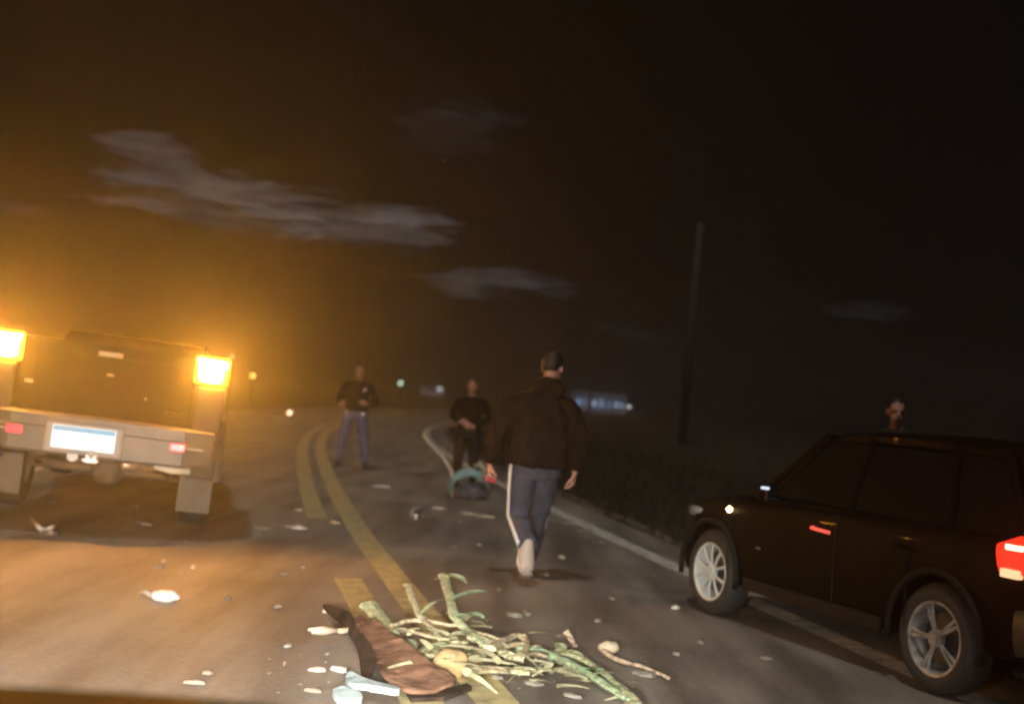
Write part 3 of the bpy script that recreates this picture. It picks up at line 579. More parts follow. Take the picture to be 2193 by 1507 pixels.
    obj('jacket' if B > 1.02 else 'shirt', remesh(bm, voxel, 8, folds(.022 if B > 1.1 else .012, 7.0)), mat('cloth_' + top_c[0], top_c[1], .95, var=.3, scale=9, bump=.3, spec=.12), t, smooth=True)
    for k in 'LR':
        h, kn, an, to = [V(p) for p in J['leg' + k]]; d = (to - an).normalized(); dn = (to - an)
        sole = (V((0, 0, -1)) - d * V((0, 0, -1)).dot(d))
        if sole.length < .2: sole = V((0, -1, 0)) - d * V((0, -1, 0)).dot(d)
        sole.normalize(); sd = d.cross(sole)
        c = an + sole * .035; ks = 1.22 if stripe else 1.0
        bm = new_bm(); tube(bm, [c - d * .085, c - d * .06, c, c + d * .09, c + d * .155, c + d * .185], [(.030 * ks, .03 * ks), (.040 * ks, .045 * ks), (.044 * ks, .050 * ks), (.050 * ks, .040 * ks), (.044 * ks, .028), (.02, .015)], 14, side=sd)
        tube(bm, [an - (an - kn).normalized() * .0 + (kn - an).normalized() * .05, c], [.045, .045], 12)
        sho = obj('shoe', remesh(bm, .007, 2), mat('shoe_' + shoe_c[0], shoe_c[1], .6, var=.12, scale=20), t, smooth=True)
        bm = new_bm(); cs = c + sole * .042 * ks; tube(bm, [cs - d * .088, cs - d * .05, cs + d * .03, cs + d * .10, cs + d * .175], [(.028 * ks, .012), (.042 * ks, .015), (.038 * ks, .013), (.052 * ks, .013), (.026 * ks, .010)], 14, side=sd); obj('sole', bm, mat('sole_' + shoe_c[0], tuple(min(1, x * 1.05) for x in shoe_c[1]), .7), sho, smooth=True)
    if stripe:
        for k, s in (('L', -1), ('R', 1)):
            h, kn, an, to = [V(p) for p in J['leg' + k]]; o1 = V((s, -.25 if s < 0 else .8, 0)).normalized()
            bm = new_bm(); tube(bm, [h + V((0, 0, .02)) + o1 * .118, h.lerp(kn, .35) + o1 * .112, kn + o1 * .088, kn.lerp(an, .4) + o1 * .082, kn.lerp(an, .9) + o1 * .074], [(.008, .026)] * 5, 8, side=o1); obj('trouser_stripe', bm, mat('white_stripe', (.75, .75, .74), .7), t, smooth=True)
    if 'badge' in J:
        for nm, p, r in J['badge']: bm = new_bm(); ball(bm, V(p), (r, r * .5, r), None, 8); obj(nm, bm, mat('glowing_badge', (.85, .8, .72), .15, metal=.6, emit=(1, .85, .7), estr=.5), t, smooth=True)  # badges carry their glint as emission
    return t
# walking man, back to us
near = G(1128, 1246)
person('man walking away in dark jacket and navy track trousers with white side stripe', (near.x, near.y, 0), R(6),
    dict(pelvis=(0, 0, .92), chest=(.01, .03, 1.25), neck=(.04, .06, 1.49), head=(.07, .10, 1.64), look=(.6, 1, -.1),
         legR=[(.09, 0, .87), (.08, .24, .50), (.03, .30, .10), (.04, .46, .05)], legL=[(-.09, 0, .87), (-.10, .06, .49), (-.04, -.26, .29), (-.02, -.31, .03)],
         armR=[(.21, .03, 1.37), (.31, -.04, 1.10), (.30, .02, .86)], armL=[(-.19, .04, 1.37), (-.33, .06, 1.10), (-.34, .20, .88)],
         handR=((-.05, .15, -1), (-.9, .3, 0), -1, 1.5), handL=((0, .3, -1), (1, .2, 0), -1, 1.6)),
    ('brown_black', (.011, .0075, .006)), ('navy', (.050, .056, .085)), ('pale', (.52, .44, .38)), ('black', (.012, .01, .009)), bulk=1.22, jacket_len=.07, height=1.92, stripe=True, hood=True, voxel=.010)
# red and white packet in his left hand
pk = AT(1050, 1026, near.y + .24)
bm = new_bm(); box(bm, (0, 0, 0), (.10, .06, .045), bev=.012); o = obj('small_packet', bm, mat('red_card', (.45, .04, .05), .5), None, pk, (0, R(10), R(15))); tag(o, 'small red and white packet held by the walking man at his left hip', 'packet')
bm = new_bm(); box(bm, (0, 0, .027), (.09, .05, .010), bev=.003); obj('packet_top', bm, mat('white_card', (.7, .66, .62), .6), o)
# far man facing us in jeans
far = G(752, 1002)
person('man in dark top and blue jeans facing us, legs apart, beside the yellow centre line', (far.x, far.y, 0), R(180),
    dict(pelvis=(0, 0, .95), chest=(0, 0, 1.28), neck=(0, .02, 1.50), head=(0, .05, 1.64), look=(0, 1, -.05),
         legR=[(.10, 0, .90), (.19, .03, .50), (.24, -.01, .09), (.27, .16, .04)], legL=[(-.10, 0, .90), (-.18, .03, .50), (-.23, -.01, .09), (-.26, .16, .04)],
         armR=[(.20, 0, 1.42), (.30, -.02, 1.16), (.27, .20, 1.06)], armL=[(-.20, 0, 1.42), (-.31, -.03, 1.16), (-.20, .22, 1.10)],
         handR=((-.4, .8, .1), (-.8, -.2, 0), 1, .9), handL=((.6, .7, .2), (.6, -.4, -.3), 1, .9),
         badge=[('belt_badge', (-.13, .165, .93), .022), ('belt_clip', (.14, .165, .95), .014), ('chest_badge', (-.13, .165, 1.34), .020)]),
    ('dark_grey', (.035, .026, .022)), ('denim', (.17, .18, .34)), ('dark', (.06, .055, .05)), ('brown', (.03, .02, .012)), bulk=1.0, height=1.84, voxel=.012)
# third man half hidden by the walking one
mid = G(985, 1062)
person('man in dark clothes facing us, half hidden behind the walking man, hands at his waist', (mid.x, mid.y + 1.6, 0), R(172),
    dict(pelvis=(0, 0, .93), chest=(0, 0, 1.26), neck=(0, .02, 1.47), head=(.0, .05, 1.61), look=(.1, 1, -.1),
         legR=[(.10, 0, .88), (.13, .04, .48), (.14, 0, .09), (.15, .16, .04)], legL=[(-.10, 0, .88), (-.12, .04, .48), (-.14, 0, .09), (-.16, .16, .04)],
         armR=[(.20, 0, 1.40), (.29, -.02, 1.14), (.12, .20, 1.04)], armL=[(-.20, 0, 1.40), (-.30, -.02, 1.14), (-.10, .21, .98)],
         handR=((-.7, .5, .0), (-.3, -.8, 0), 1, 1.0), handL=((.7, .5, 0), (.3, -.8, 0), 1, 1.0)),
    ('black_brown', (.006, .005, .004)), ('dark_brown', (.010, .008, .006)), ('dark', (.06, .055, .05)), ('black', (.012, .01, .009)), bulk=1.0, height=1.76, voxel=.012)
# man beyond the crossover
p4 = AT(1922, 905, 11.4)
person('man in black standing on the verge beyond the dark crossover, only his face lit', (p4.x, p4.y, .06), R(140),
    dict(pelvis=(0, 0, .95), chest=(0, 0, 1.28), neck=(0, .02, 1.50), head=(0, .05, 1.64), look=(-.75, 1, -.05),
         legR=[(.10, 0, .90), (.12, .03, .50), (.13, -.01, .09), (.15, .16, .04)], legL=[(-.10, 0, .90), (-.12, .03, .50), (-.13, -.01, .09), (-.15, .16, .04)],
         armR=[(.20, 0, 1.42), (.28, -.02, 1.14), (.24, .12, .90)], armL=[(-.20, 0, 1.42), (-.28, -.02, 1.14), (-.24, .12, .90)],
         handR=((0, .2, -1), (-1, 0, 0), 1, .8), handL=((0, .2, -1), (1, 0, 0), 1, .8)),
    ('black', (.010, .009, .009)), ('black', (.010, .009, .009)), ('black', (.015, .015, .015)), ('black', (.012, .01, .009)), bulk=1.08, height=1.74, voxel=.012)

# ================================================================== things lying on the road
teal_p = G(1003, 1068)
t = thing('debris_bundle', 'torn teal curved shell over a dark grey lump, lying left of the walking man', 'debris', (teal_p.x, teal_p.y, 0), R(10))
bm = new_bm(); rg = []
for i in range(15):
    a = math.pi * (i / 14) * .86; row = []
    for j in range(7):
        b_ = R(-62 + j * 20); k = math.cos(b_) ** .5
        row.append(bm.verts.new((-.31 * math.cos(a) * (.75 + .25 * k), -.20 * math.sin(-b_) * -1.1, max(.02, .04 + .40 * math.sin(a) ** .85 * k - (.05 * max(0, i - 9) / 5) + .02 * noise.noise(Vector((i * .7, j, 4)))))))
    rg.append(row)
for a, b in zip(rg, rg[1:]):
    for k in range(6): bm.faces.new((a[k], a[k + 1], b[k + 1], b[k]))
q = bmesh.ops.solidify(bm, geom=bm.faces[:], thickness=.02); obj('curved_shell', bm, mat('teal_plastic', (.55, .85, .84), .5, var=.25, scale=9), t, smooth=True)
bm = new_bm(); ball(bm, (.05, .0, .11), (.20, .14, .12), None, 16); ball(bm, (.18, .1, .12), (.16, .12, .11), None, 14); obj('grey_lump', remesh(bm, .02, 2, lambda c: .03 * noise.noise(c * 9)), mat('grey_cloth', (.13, .13, .16), .8, var=.4, scale=9), t, smooth=True)
bm = new_bm(); ball(bm, (-.05, .02, .06), (.15, .1, .06), None, 12); obj('pink_scrap', remesh(bm, .018, 1, lambda c: .02 * noise.noise(c * 14)), mat('pink_scrap', (.32, .18, .15), .7, var=.3), t, smooth=True)
bm = new_bm(); tube(bm, [(.05, .05, .46), (.12, .02, .50), (.2, 0, .42), (.34, -.02, .34)], [(.02, .03), (.04, .02), (.035, .012), (.01, .006)], 8); obj('cream_scrap', bm, mat('cream_scrap', (.45, .40, .30), .7), t, smooth=True)

pole_pts = [AT(912, 922, 18.5), AT(908, 935, 18.4), AT(925, 955, 18.2), AT(950, 980, 18.0), AT(968, 1010, 17.8)]
bm = new_bm(); base = Vector((pole_pts[-1].x, pole_pts[-1].y, 0))
tube(bm, [p - base for p in pole_pts] + [Vector((.03, -.05, .0))], .028, 8); tag(obj('bent_pole', bm, mat('dull_pale_metal', (.62, .54, .40), .6), None, base, smooth=True), 'thin bent pale pole leaning up and left from the teal debris', 'pole')

# --- stalks and leaves of the broken plants; pixel traces turned into points over the road
green = lambda i: mat('stalk_green_%d' % i, [(.50, .56, .35), (.58, .57, .38), (.40, .54, .35), (.62, .54, .37), (.55, .45, .33)][i], .75, var=.5, scale=26, bump=.6, bscale=60, spec=.2, detail=8)
GRP = 'broken green plant stalks in the road'
def lift(pts, z0, z1=None):
    z1 = z0 if z1 is None else z1; n = len(pts) - 1
    return [G(x, y, z0 + (z1 - z0) * i / n) for i, (x, y) in enumerate(pts)]
def smooth_pts(p, k=4):
    out = []
    for i in range(len(p) - 1):
        a, b, c, d = p[max(i - 1, 0)], p[i], p[i + 1], p[min(i + 2, len(p) - 1)]
        for j in range(k):
            t = j / k; out.append(.5 * ((2 * b) + (c - a) * t + (2 * a - 5 * b + 4 * c - d) * t * t + (3 * b - a - 3 * c + d) * t ** 3))
    out.append(p[-1]); return out
def stalk(label, pts, r, mi, z0=.03, z1=None, flat=1.0, leaves=(), end=None, name='plant_stalk'):
    P = smooth_pts(lift(pts, z0, z1)); n = len(P); base = Vector((P[0].x, P[0].y, 0)); P = [p - base for p in P]
    o = thing(name, label, 'plant stalk', base, 0, GRP); px_ = len(P)
    r *= 1.12; rr = [(r * (1 - .4 * i / n) * (1.18 if i % 4 == 0 else 1), r * flat * (1 - .5 * i / n)) for i in range(n)]
    P = [p + Vector((  .010 * noise.noise(p * 10 + Vector((px_ + 3, 0, 0))), .010 * noise.noise(p * 10), .010 * noise.noise(p * 17))) for p in P]; rr = [(a_ * (1 + .2 * noise.noise(Vector((i * .9, mi, r * 99)))), b_) for i, (a_, b_) in enumerate(rr)]
    bm = new_bm(); tube(bm, P, rr, 8, side=(1, -.3, 0)); obj('stem', bm, green(mi), o)
    for (f, dx, dy, dz, ln, w, lm) in leaves:
        ln *= .72; w *= 1.35
        p = P[int(f * (n - 1))]; d = Vector((dx, dy, dz)).normalized(); sd = d.cross(Vector((0, 0, 1))).normalized(); bm = new_bm(); rows = []
        for i in range(7):
            u = i / 6; c = p + d * ln * u + Vector((0, 0, .06 * ln * math.sin(u * 3.1))); hw = w * math.sin(math.pi * min(1, .12 + u * .88)) ** .7 * .5
            c.z = max(c.z, .012)
            rows.append([bm.verts.new(c - sd * hw + Vector((0, 0, .3 * hw))), bm.verts.new(c), bm.verts.new(c + sd * hw + Vector((0, 0, .3 * hw)))])
        for a, b in zip(rows, rows[1:]):
            bm.faces.new((a[0], a[1], b[1], b[0])); bm.faces.new((a[1], a[2], b[2], b[1]))
        bmesh.ops.solidify(bm, geom=bm.faces[:], thickness=.004); obj('leaf', bm, green(lm), o, smooth=True)
    if end:
        bm = new_bm(); p = P[0]; d = (P[0] - P[2]).normalized()
        for k in range(4):
            a = (k - 1.5) * .22; dd = Vector((d.x * math.cos(a) - d.y * math.sin(a), d.x * math.sin(a) + d.y * math.cos(a), .06 * (k % 2)))
            tube(bm, [p - d * .02, p + dd * end * .5, p + dd * end], [(.008, .006), (.022, .006), (.008, .004)], 6)
        obj('frayed_end', bm, mat('cream_fibre', (.62, .50, .40), .7), o, smooth=True)
    return o
L = stalk
L('long thin pale stalk with a frayed cream end pointing left out of the pile', [(722, 1350), (790, 1345), (860, 1348), (930, 1364), (1040, 1392)], .014, 3, .06, .10, end=.17, leaves=[(.6, .5, -.5, .1, .3, .05, 1), (.85, .7, .5, .1, .3, .06, 0)])
L('thin stalk arching over the middle of the pile, just behind the longest one', [(838, 1338), (880, 1328), (930, 1332), (1000, 1345), (1080, 1372)], .012, 3, .10, .12, leaves=[(.7, .3, .8, .2, .28, .06, 1)])
L('narrow pale stalk standing up left of the broad green leaf stalk', [(872, 1252), (885, 1285), (900, 1318), (940, 1362), (950, 1395)], .022, 1, .20, .06, .5, leaves=[(.5, .6, .4, .5, .2, .04, 0)])
L('broad green stalk rising highest at the back of the pile with a split top', [(950, 1232), (962, 1275), (975, 1318), (1000, 1350), (1050, 1392)], .032, 0, .25, .08, .45, leaves=[(.02, .55, -.35, -.1, .28, .09, 0), (.35, .7, .1, .2, .34, .08, 2), (.5, .8, -.6, .1, .32, .09, 2), (.1, -.5, .2, -.1, .12, .05, 1)])
L('short thick pale green stalk piece at the left back of the pile', [(792, 1298), (812, 1322), (842, 1358)], .055, 0, .10, .07, .6)
L('thick green stalk reaching down right to the bottom of the picture', [(1115, 1384), (1180, 1402), (1240, 1430), (1300, 1468), (1362, 1506)], .036, 2, .06, .03, .6, leaves=[(.3, .9, -.5, .15, .30, .08, 0), (.5, .6, -.9, .1, .32, .07, 2), (.75, .5, -.9, .05, .2, .05, 0)])
L('second green stalk lying beside the thick one, a little above it', [(1195, 1392), (1250, 1412), (1300, 1446), (1350, 1486)], .026, 0, .05, .03, .6, leaves=[(.1, -.3, .9, .3, .16, .06, 0)])
L('pale yellow stalk lying level along the front of the pile', [(1000, 1438), (1060, 1432), (1110, 1436), (1165, 1432)], .034, 1, .05, .04, .6, leaves=[(.1, .9, -.3, .1, .3, .08, 3), (.5, .9, -.35, .0, .3, .07, 1)])
L('curled tan stalk hooked over the right middle of the pile', [(1050, 1388), (1085, 1366), (1118, 1362), (1128, 1385), (1110, 1408)], .026, 3, .12, .08, .6)
L('twisted yellow green stalk crossing the centre of the pile', [(1010, 1362), (1050, 1378), (1080, 1400), (1120, 1412)], .034, 1, .10, .06, .6, leaves=[(.2, -.8, -.4, .1, .28, .08, 1), (.6, .9, .1, .2, .25, .08, 3), (.9, .8, -.4, .1, .3, .08, 3)])
L('stalk with a leafy green clump at the left front of the pile', [(850, 1388), (910, 1402), (980, 1398), (1030, 1404)], .024, 1, .05, .07, .6, leaves=[(.2, .5, -.8, .1, .22, .10, 0), (.5, -.6, -.6, .1, .22, .09, 1), (.4, .7, .6, .3, .24, .07, 0), (.8, .6, -.7, .0, .26, .09, 1)])
L('dull olive stalk under the left side of the pile', [(770, 1352), (830, 1378), (900, 1392), (960, 1412)], .03, 1, .03, .04, .6, leaves=[(.3, .8, .3, .3, .26, .08, 1), (.6, -.5, .8, .2, .2, .07, 0)])
L('thin pinkish twig with a cream knob, right of the pile', [(1292, 1392), (1330, 1415), (1370, 1424), (1432, 1450)], .014, 4, .03, .02, 1, name='plant_stalk')
L('forked dry twig standing behind the green stalks at right', [(1212, 1352), (1222, 1366), (1234, 1384)], .018, 4, .10, .04, .7, leaves=[(.5, -.7, -.5, .1, .16, .04, 4)])
bm = new_bm(); ball(bm, (0, 0, .04), (.07, .05, .04), None, 14); k = G(1303, 1400)
tag(obj('husk', remesh(bm, .012, 1, lambda c: .008 * noise.noise(c * 25)), mat('cream_husk', (.60, .52, .38), .7, var=.2), None, k, smooth=True), 'rounded cream husk at the left tip of the thin pinkish twig', 'husk')

# torn leaf litter heaped in and round the pile
def litter():
    bm = new_bm(); rnd = random.Random(31)
    for i in range(120):
        u = rnd.random(); cx, cy = (880 + 300 * u + rnd.gauss(0, 34), 1392 + 40 * (u - .3) + rnd.gauss(0, 26)) if i % 3 else (1000 + rnd.gauss(0, 60), 1370 + rnd.gauss(0, 38))
        if i > 100: cx, cy = rnd.uniform(1130, 1350), 0; cy = 1400 + (cx - 1130) * .42 + rnd.gauss(0, 12)
        p = G(cx, cy, rnd.uniform(.01, .13)); a = rnd.uniform(-.9, .9) + (3.14 if rnd.random() < .5 else 0); ln = rnd.uniform(.05, .20); w = rnd.uniform(.008, .026)
        d = Vector((math.cos(a), math.sin(a) * .8, rnd.uniform(-.25, .45))); sd = Vector((-math.sin(a), math.cos(a), rnd.uniform(-.7, .7))).normalized(); prev = None; tw = rnd.uniform(-.05, .05)
        for k in range(4):
            f = k / 3; c = p + d * ln * f + Vector((tw * f * f, tw * f, -.25 * ln * f * f)); c.z = max(.01, c.z); h = w * (1 - .7 * f) * (1 + .3 * rnd.uniform(-1, 1)); v = (bm.verts.new(c - sd * h), bm.verts.new(c + sd * h))
            if prev: bm.faces.new((prev[0], prev[1], v[1], v[0]))
            prev = v
    o = obj('torn_leaf_litter', bm, mat('litter_leaf', (.50, .50, .32), .8, var=.5, scale=7, spec=.15)); o['kind'] = 'stuff'
litter()
def crumbs():
    bm = new_bm(); rnd = random.Random(77)
    for i in range(170):
        cx, cy = random.choice(((640, 1130), (930, 1100), (1250, 1150), (740, 1440), (1150, 1440), (380, 1220))); cx += rnd.gauss(0, 90); cy += rnd.gauss(0, 26)
        p = G(cx, cy); s_ = rnd.uniform(.006, .02); vs = [bm.verts.new(p + Vector((rnd.uniform(-1, 1), rnd.uniform(-1, 1), rnd.uniform(.1, .8))) * s_) for _ in range(4)]
        for f in ((0, 1, 2), (0, 2, 3), (0, 3, 1), (1, 3, 2)): bm.faces.new([vs[j] for j in f])
    o = obj('glass_crumbs', bm, mat('crumb', (.45, .42, .36), .4, var=.4, scale=3)); o['kind'] = 'stuff'
crumbs()

# brown panel, tan lump, bright plastic strips at the bottom
def slab(name, label, cat, px, th, m, z0=.01, tilt=None, group=None, wavy=.0):
    P = [G(x, y, z0) for x, y in px]; c = sum(P, Vector()) / len(P); bm = new_bm()
    if tilt:
        Q = [Vector((p.x, p.y, tl)) for p, tl in zip(P, tilt)]; n = len(Q); P = []; tilt = []
        for i in range(n):
            a_, b_, c_, d_ = Q[i - 1], Q[i], Q[(i + 1) % n], Q[(i + 2) % n]
            for k in range(3):
                u = k / 3; v = .5 * ((2 * b_) + (c_ - a_) * u + (2 * a_ - 5 * b_ + 4 * c_ - d_) * u * u + (3 * b_ - a_ - 3 * c_ + d_) * u ** 3); P.append(v); tilt.append(v.z + .006 * noise.noise(v * 30))
    vs = [bm.verts.new(Vector(((p - c).x, (p - c).y, (tilt[i] if tilt else 0)))) for i, p in enumerate(P)]; f = bm.faces.new(vs)
    bmesh.ops.triangulate(bm, faces=[f]) if tilt else None
    if wavy:
        bmesh.ops.subdivide_edges(bm, edges=bm.edges[:], cuts=3, use_grid_fill=True)
        for v in bm.verts: v.co.z = max(.0, v.co.z + wavy * noise.noise(v.co * 6) + .4 * wavy * noise.noise(v.co * 19))
    q = bmesh.ops.extrude_face_region(bm, geom=bm.faces[:]); bmesh.ops.translate(bm, vec=(0, 0, th), verts=[g for g in q['geom'] if isinstance(g, bmesh.types.BMVert)]); bmesh.ops.recalc_face_normals(bm, faces=bm.faces)
    o = obj(name, bm, m, None, c)
    return tag(o, label, cat, group)
slab('broken_panel', 'reddish brown crumpled broken panel lying under the front left of the stalk pile', 'panel', [(756, 1366), (800, 1372), (850, 1408), (915, 1444), (975, 1472), (930, 1484), (860, 1482), (812, 1452), (792, 1410)], .018, mat('red_brown_board', (.20, .115, .075), .9, var=.6, scale=9, bump=.8, spec=.06, detail=9), .03, [.09, .10, .09, .07, .03, .0, .0, .02, .05], wavy=.022)
slab('dark_moulding', 'dark curved moulding along the left edge of the brown panel', 'moulding', [(690, 1310), (745, 1345), (775, 1395), (800, 1440), (792, 1462), (775, 1452), (765, 1400), (735, 1355)], .02, mat('dark_brown_rubber', (.045, .032, .024), .9, var=.6, spec=.05), .02, [.03, .08, .08, .06, .02, .0, .02, .03])
slab('dark_moulding', 'dark brown curved strip in front of the brown panel, below the tan lump', 'moulding', [(870, 1488), (930, 1488), (1000, 1470), (1010, 1478), (950, 1500), (880, 1503)], .02, MATS['dark_brown_rubber'], .01)
k = G(962, 1450); bm = new_bm(); ball(bm, (0, .02, .07), (.10, .09, .08), None, 16); tag(obj('tan_lump', remesh(bm, .014, 2, lambda c: .02 * noise.noise(c * 11)), mat('tan_clay', (.45, .33, .16), .8, var=.25, scale=7), None, k, smooth=True), 'tan rounded lump between the brown panel and the pale yellow stalk', 'lump')
cold = mat('cold_white_plastic', (.34, .43, .46), .6, var=.35, scale=9, spec=.3)
slab('bright_plastic_strip', 'long bright bluish white plastic strip at the bottom, left of the brown panel', 'plastic strip', [(738, 1476), (748, 1471), (780, 1483), (850, 1491), (846, 1499), (800, 1494), (752, 1488)], .03, cold, .02, [.03, .05, .04, .02, .02, .03, .03])
slab('bright_plastic_strip', 'shorter bright bluish white plastic piece cut by the bottom edge', 'plastic strip', [(710, 1500), (730, 1496), (768, 1503), (772, 1512), (735, 1514)], .03, cold, .01, [.02, .03, .02, 0, 0])

# shards: px, py, length, width, angle, material, label
pale = mat('cream_shard', (.52, .44, .35), .6, var=.2); dull = mat('dull_shard', (.22, .18, .14), .7, var=.2); whit = mat('white_shard', (.66, .64, .60), .5, var=.15); gry = mat('grey_shard', (.22, .21, .18), .7, var=.2)
SH = [
 (820, 1043, .34, .10, -18, whit, 'long white shard on the pale stretch of road right of the yellow line'),
 (638, 1094, .16, .08, 5, pale, 'cream shard left of the yellow lines, level with their break'),
 (640, 1131, .22, .09, -5, whit, 'white shard on dark road behind the pickup, with a dull tail beside it'),
 (617, 1129, .18, .05, -3, dull, 'dull flake touching the white shard behind the pickup'),
 (566, 1133, .20, .06, -4, dull, 'brownish flake right of the pickup tyre'),
 (719, 1121, .13, .07, -10, pale, 'small cream shard between the two yellow lines'),
 (940, 1090, .24, .10, -8, pale, 'cream shard with rounded back, beside the curled white piece'),
 (905, 1106, .10, .06, 10, dull, 'small dull piece under the curled white piece'),
 (1005, 1101, .26, .07, -12, pale, 'cream sliver left of the walking man, nearer the shell'),
 (1036, 1107, .28, .06, -8, pale, 'tan sliver touching the walking man at knee level'),
 (982, 1118, .12, .08, 20, dull, 'dull pinkish chip below the cream slivers'),
 (350, 1204, .06, .06, 0, pale, 'small cream chip left of the pair in the reddish patch of road'),
 (341, 1217, .08, .05, 20, dull, 'faint brown chip just below the small cream one'),
 (414, 1217, .06, .06, 15, pale, 'small bright chip, right one of the pair behind the pickup'),
 (606, 1230, .10, .06, -10, dull, 'dull chip on brown road left of the broken yellow line'),
 (650, 1216, .07, .05, 0, dull, 'faint chip just left of the broken yellow line top'),
 (487, 1284, .07, .05, -12, dull, 'lone faint chip in the empty road at left centre'),
 (593, 1301, .08, .05, -12, dull, 'lone chip lower left of the broken yellow line'),
 (706, 1311, .10, .06, -20, pale, 'cream chip just above the dark moulding'),
 (1203, 1195, .12, .09, 0, pale, 'bright chip on the road right of the walking man'),
 (1167, 1130, .13, .08, -15, dull, 'pinkish chip beside the walking man near the white edge line'),
 (1172, 1232, .08, .06, 0, dull, 'small chip right of the raised trainer'),
 (1070, 1265, .06, .05, 10, dull, 'faint chip below left of the raised trainer'),
 (1028, 1169, .10, .07, 0, dull, 'chip left of the walking man, upper of two'),
 (974, 1173, .08, .06, 10, dull, 'chip left of the walking man, lower left of two'),
 (1105, 1320, .12, .10, 30, gry, 'grey scrap behind the top of the stalk pile'),
 (1128, 1316, .09, .07, 0, gry, 'smaller grey scrap just right of its grey neighbour behind the pile'),
 (1448, 1303, .11, .07, -8, whit, 'white chip beside the front tyre of the crossover'),
 (1312, 1284, .09, .04, 0, dull, 'faint chip midway between the trainer and the front wheel'),
 (1282, 1331, .09, .05, -20, dull, 'faint chip on open road above the right stalks'),
 (1502, 1378, .08, .04, -10, gry, 'faint grey chip right of the stalks, nearer the edge line'),
 (1640, 1412, .08, .04, -15, gry, 'grey chip on the road by the white line under the crossover'),
 (1447, 1402, .06, .04, 0, gry, 'tiny grey chip above the pinkish twig tip'),
 (1140, 1466, .18, .05, -8, gry, 'grey flake on the road in front of the pile, under the pale stalk'),
 (1062, 1453, .09, .04, -20, gry, 'small grey flake in front of the pale yellow stalk'),
 (1222, 1492, .14, .03, -30, gry, 'grey sliver near the bottom edge, left of the thick stalk'),
 (1382, 1448, .10, .07, 80, gry, 'grey upright chip just under the pinkish twig'),
 (680, 1437, .11, .04, -10, pale, 'cream flake left of the brown panel, left of two'),
 (727, 1437, .11, .04, -30, whit, 'white flake left of the brown panel, right of two'),
 (672, 1482, .13, .035, -18, dull, 'dull sliver at the bottom, left of the bright plastic'),
 (618, 1386, .06, .04, -20, gry, 'faint chip left of the dark moulding'),
 (420, 1464, .16, .03, 10, dull, 'thin dull strip near the bonnet edge'),
 (445, 1444, .06, .03, 0, dull, 'thin dull chip just above the strip near the bonnet edge'),
 (293, 1086, .07, .06, 0, pale, 'cream chip under the pickup bumper, right of two'),
 (114, 1077, .08, .07, 0, dull, 'dull chip under the left of the pickup bumper'),
 (310, 1124, .10, .12, 60, dull, 'faint dull scrap under the pickup, below the exhaust'),
 (1215, 1122, .22, .07, -15, gry, 'greyish scrap beside the white edge line, nearest the walking man'),
 (1255, 1140, .24, .08, -18, gry, 'longer greyish scrap along the white edge line'),
 (1290, 1162, .12, .07, -18, gry, 'small greyish scrap along the edge line, third from the walking man'),
]
rnd = random.Random(21)
for (px, py, ln, w, ang, m, lb) in SH:
    p = G(px, py); bm = new_bm(); n = rnd.choice((4, 5, 5, 6, 7)); pr = []
    for i in range(n):
        a = 2 * math.pi * i / n; k = rnd.uniform(.55, 1.25); pr.append(Vector((ln * .44 * math.cos(a) * k, w * .95 * math.sin(a) * k, rnd.uniform(.0, .25) * w)))
    lo = [bm.verts.new((v.x, v.y, .004)) for v in pr]; hi = [bm.verts.new((v.x * .85, v.y * .85, v.z + .014)) for v in pr]; c = bm.verts.new((0, 0,   .02 + w * .18))
    for i in range(n):
        j = (i + 1) % n; bm.faces.new((lo[i], lo[j], hi[j], hi[i])); bm.faces.new((hi[i], hi[j], c))
    bm.faces.new(lo[::-1]); bmesh.ops.recalc_face_normals(bm, faces=bm.faces)
    tag(obj('debris_shard', bm, m, None, p, (0, 0, R(ang))), lb, 'debris', 'shards and chips strewn on the road')
def curl(label, pts, r, m, z=.02, name='debris_curl'):
    P = smooth_pts([G(x, y, z + .03 * (i % 2)) for i, (x, y) in enumerate(pts)], 3); b = Vector((P[0].x, P[0].y, 0)); bm = new_bm()
    tube(bm, [p - b for p in P], [(r * (.6 + .5 * abs(math.sin(i * 1.3))), r * .5) for i in range(len(P))], 8); tag(obj(name, bm, m, None, b, smooth=True), label, 'debris', 'curled scraps strewn on the road')
curl('curled white scrap, hook shaped, left of the cream shards', [(903, 1088), (888, 1092), (880, 1102), (892, 1106)], .035, whit)
curl('hooked cream scrap lying behind the left of the pickup bumper', [(66, 1108), (78, 1124), (92, 1134), (110, 1130), (124, 1120)], .026, pale)
curl('flat cream scrap just beneath the hooked one behind the pickup', [(92, 1142), (108, 1140), (126, 1142)], .02, dull)
# white object with a brown tail at left centre
p = G(352, 1287); t = thing('torn_bag', 'white rounded torn bag with a thin brownish tail, alone on the road at left', 'bag', p, R(-8))
bm = new_bm(); ball(bm, (0, 0, .035), (.10, .07, .04), None, 16); tube(bm, [(-.04, .02, .03), (-.12, .04, .025)], [.035, .015], 8); obj('bag', remesh(bm, .012, 2, lambda c: .008 * noise.noise(c * 22)), mat('white_bag', (.80, .78, .74), .5, var=.1), t, smooth=True)
bm = new_bm(); tube(bm, [(-.10, .035, .02), (-.15, .055, .035), (-.20, .06, .02)], [(.015, .02), (.02, .022), (.008, .01)], 8); obj('bag_tail', bm, mat('brown_tail', (.42, .30, .24), .7), t, smooth=True)

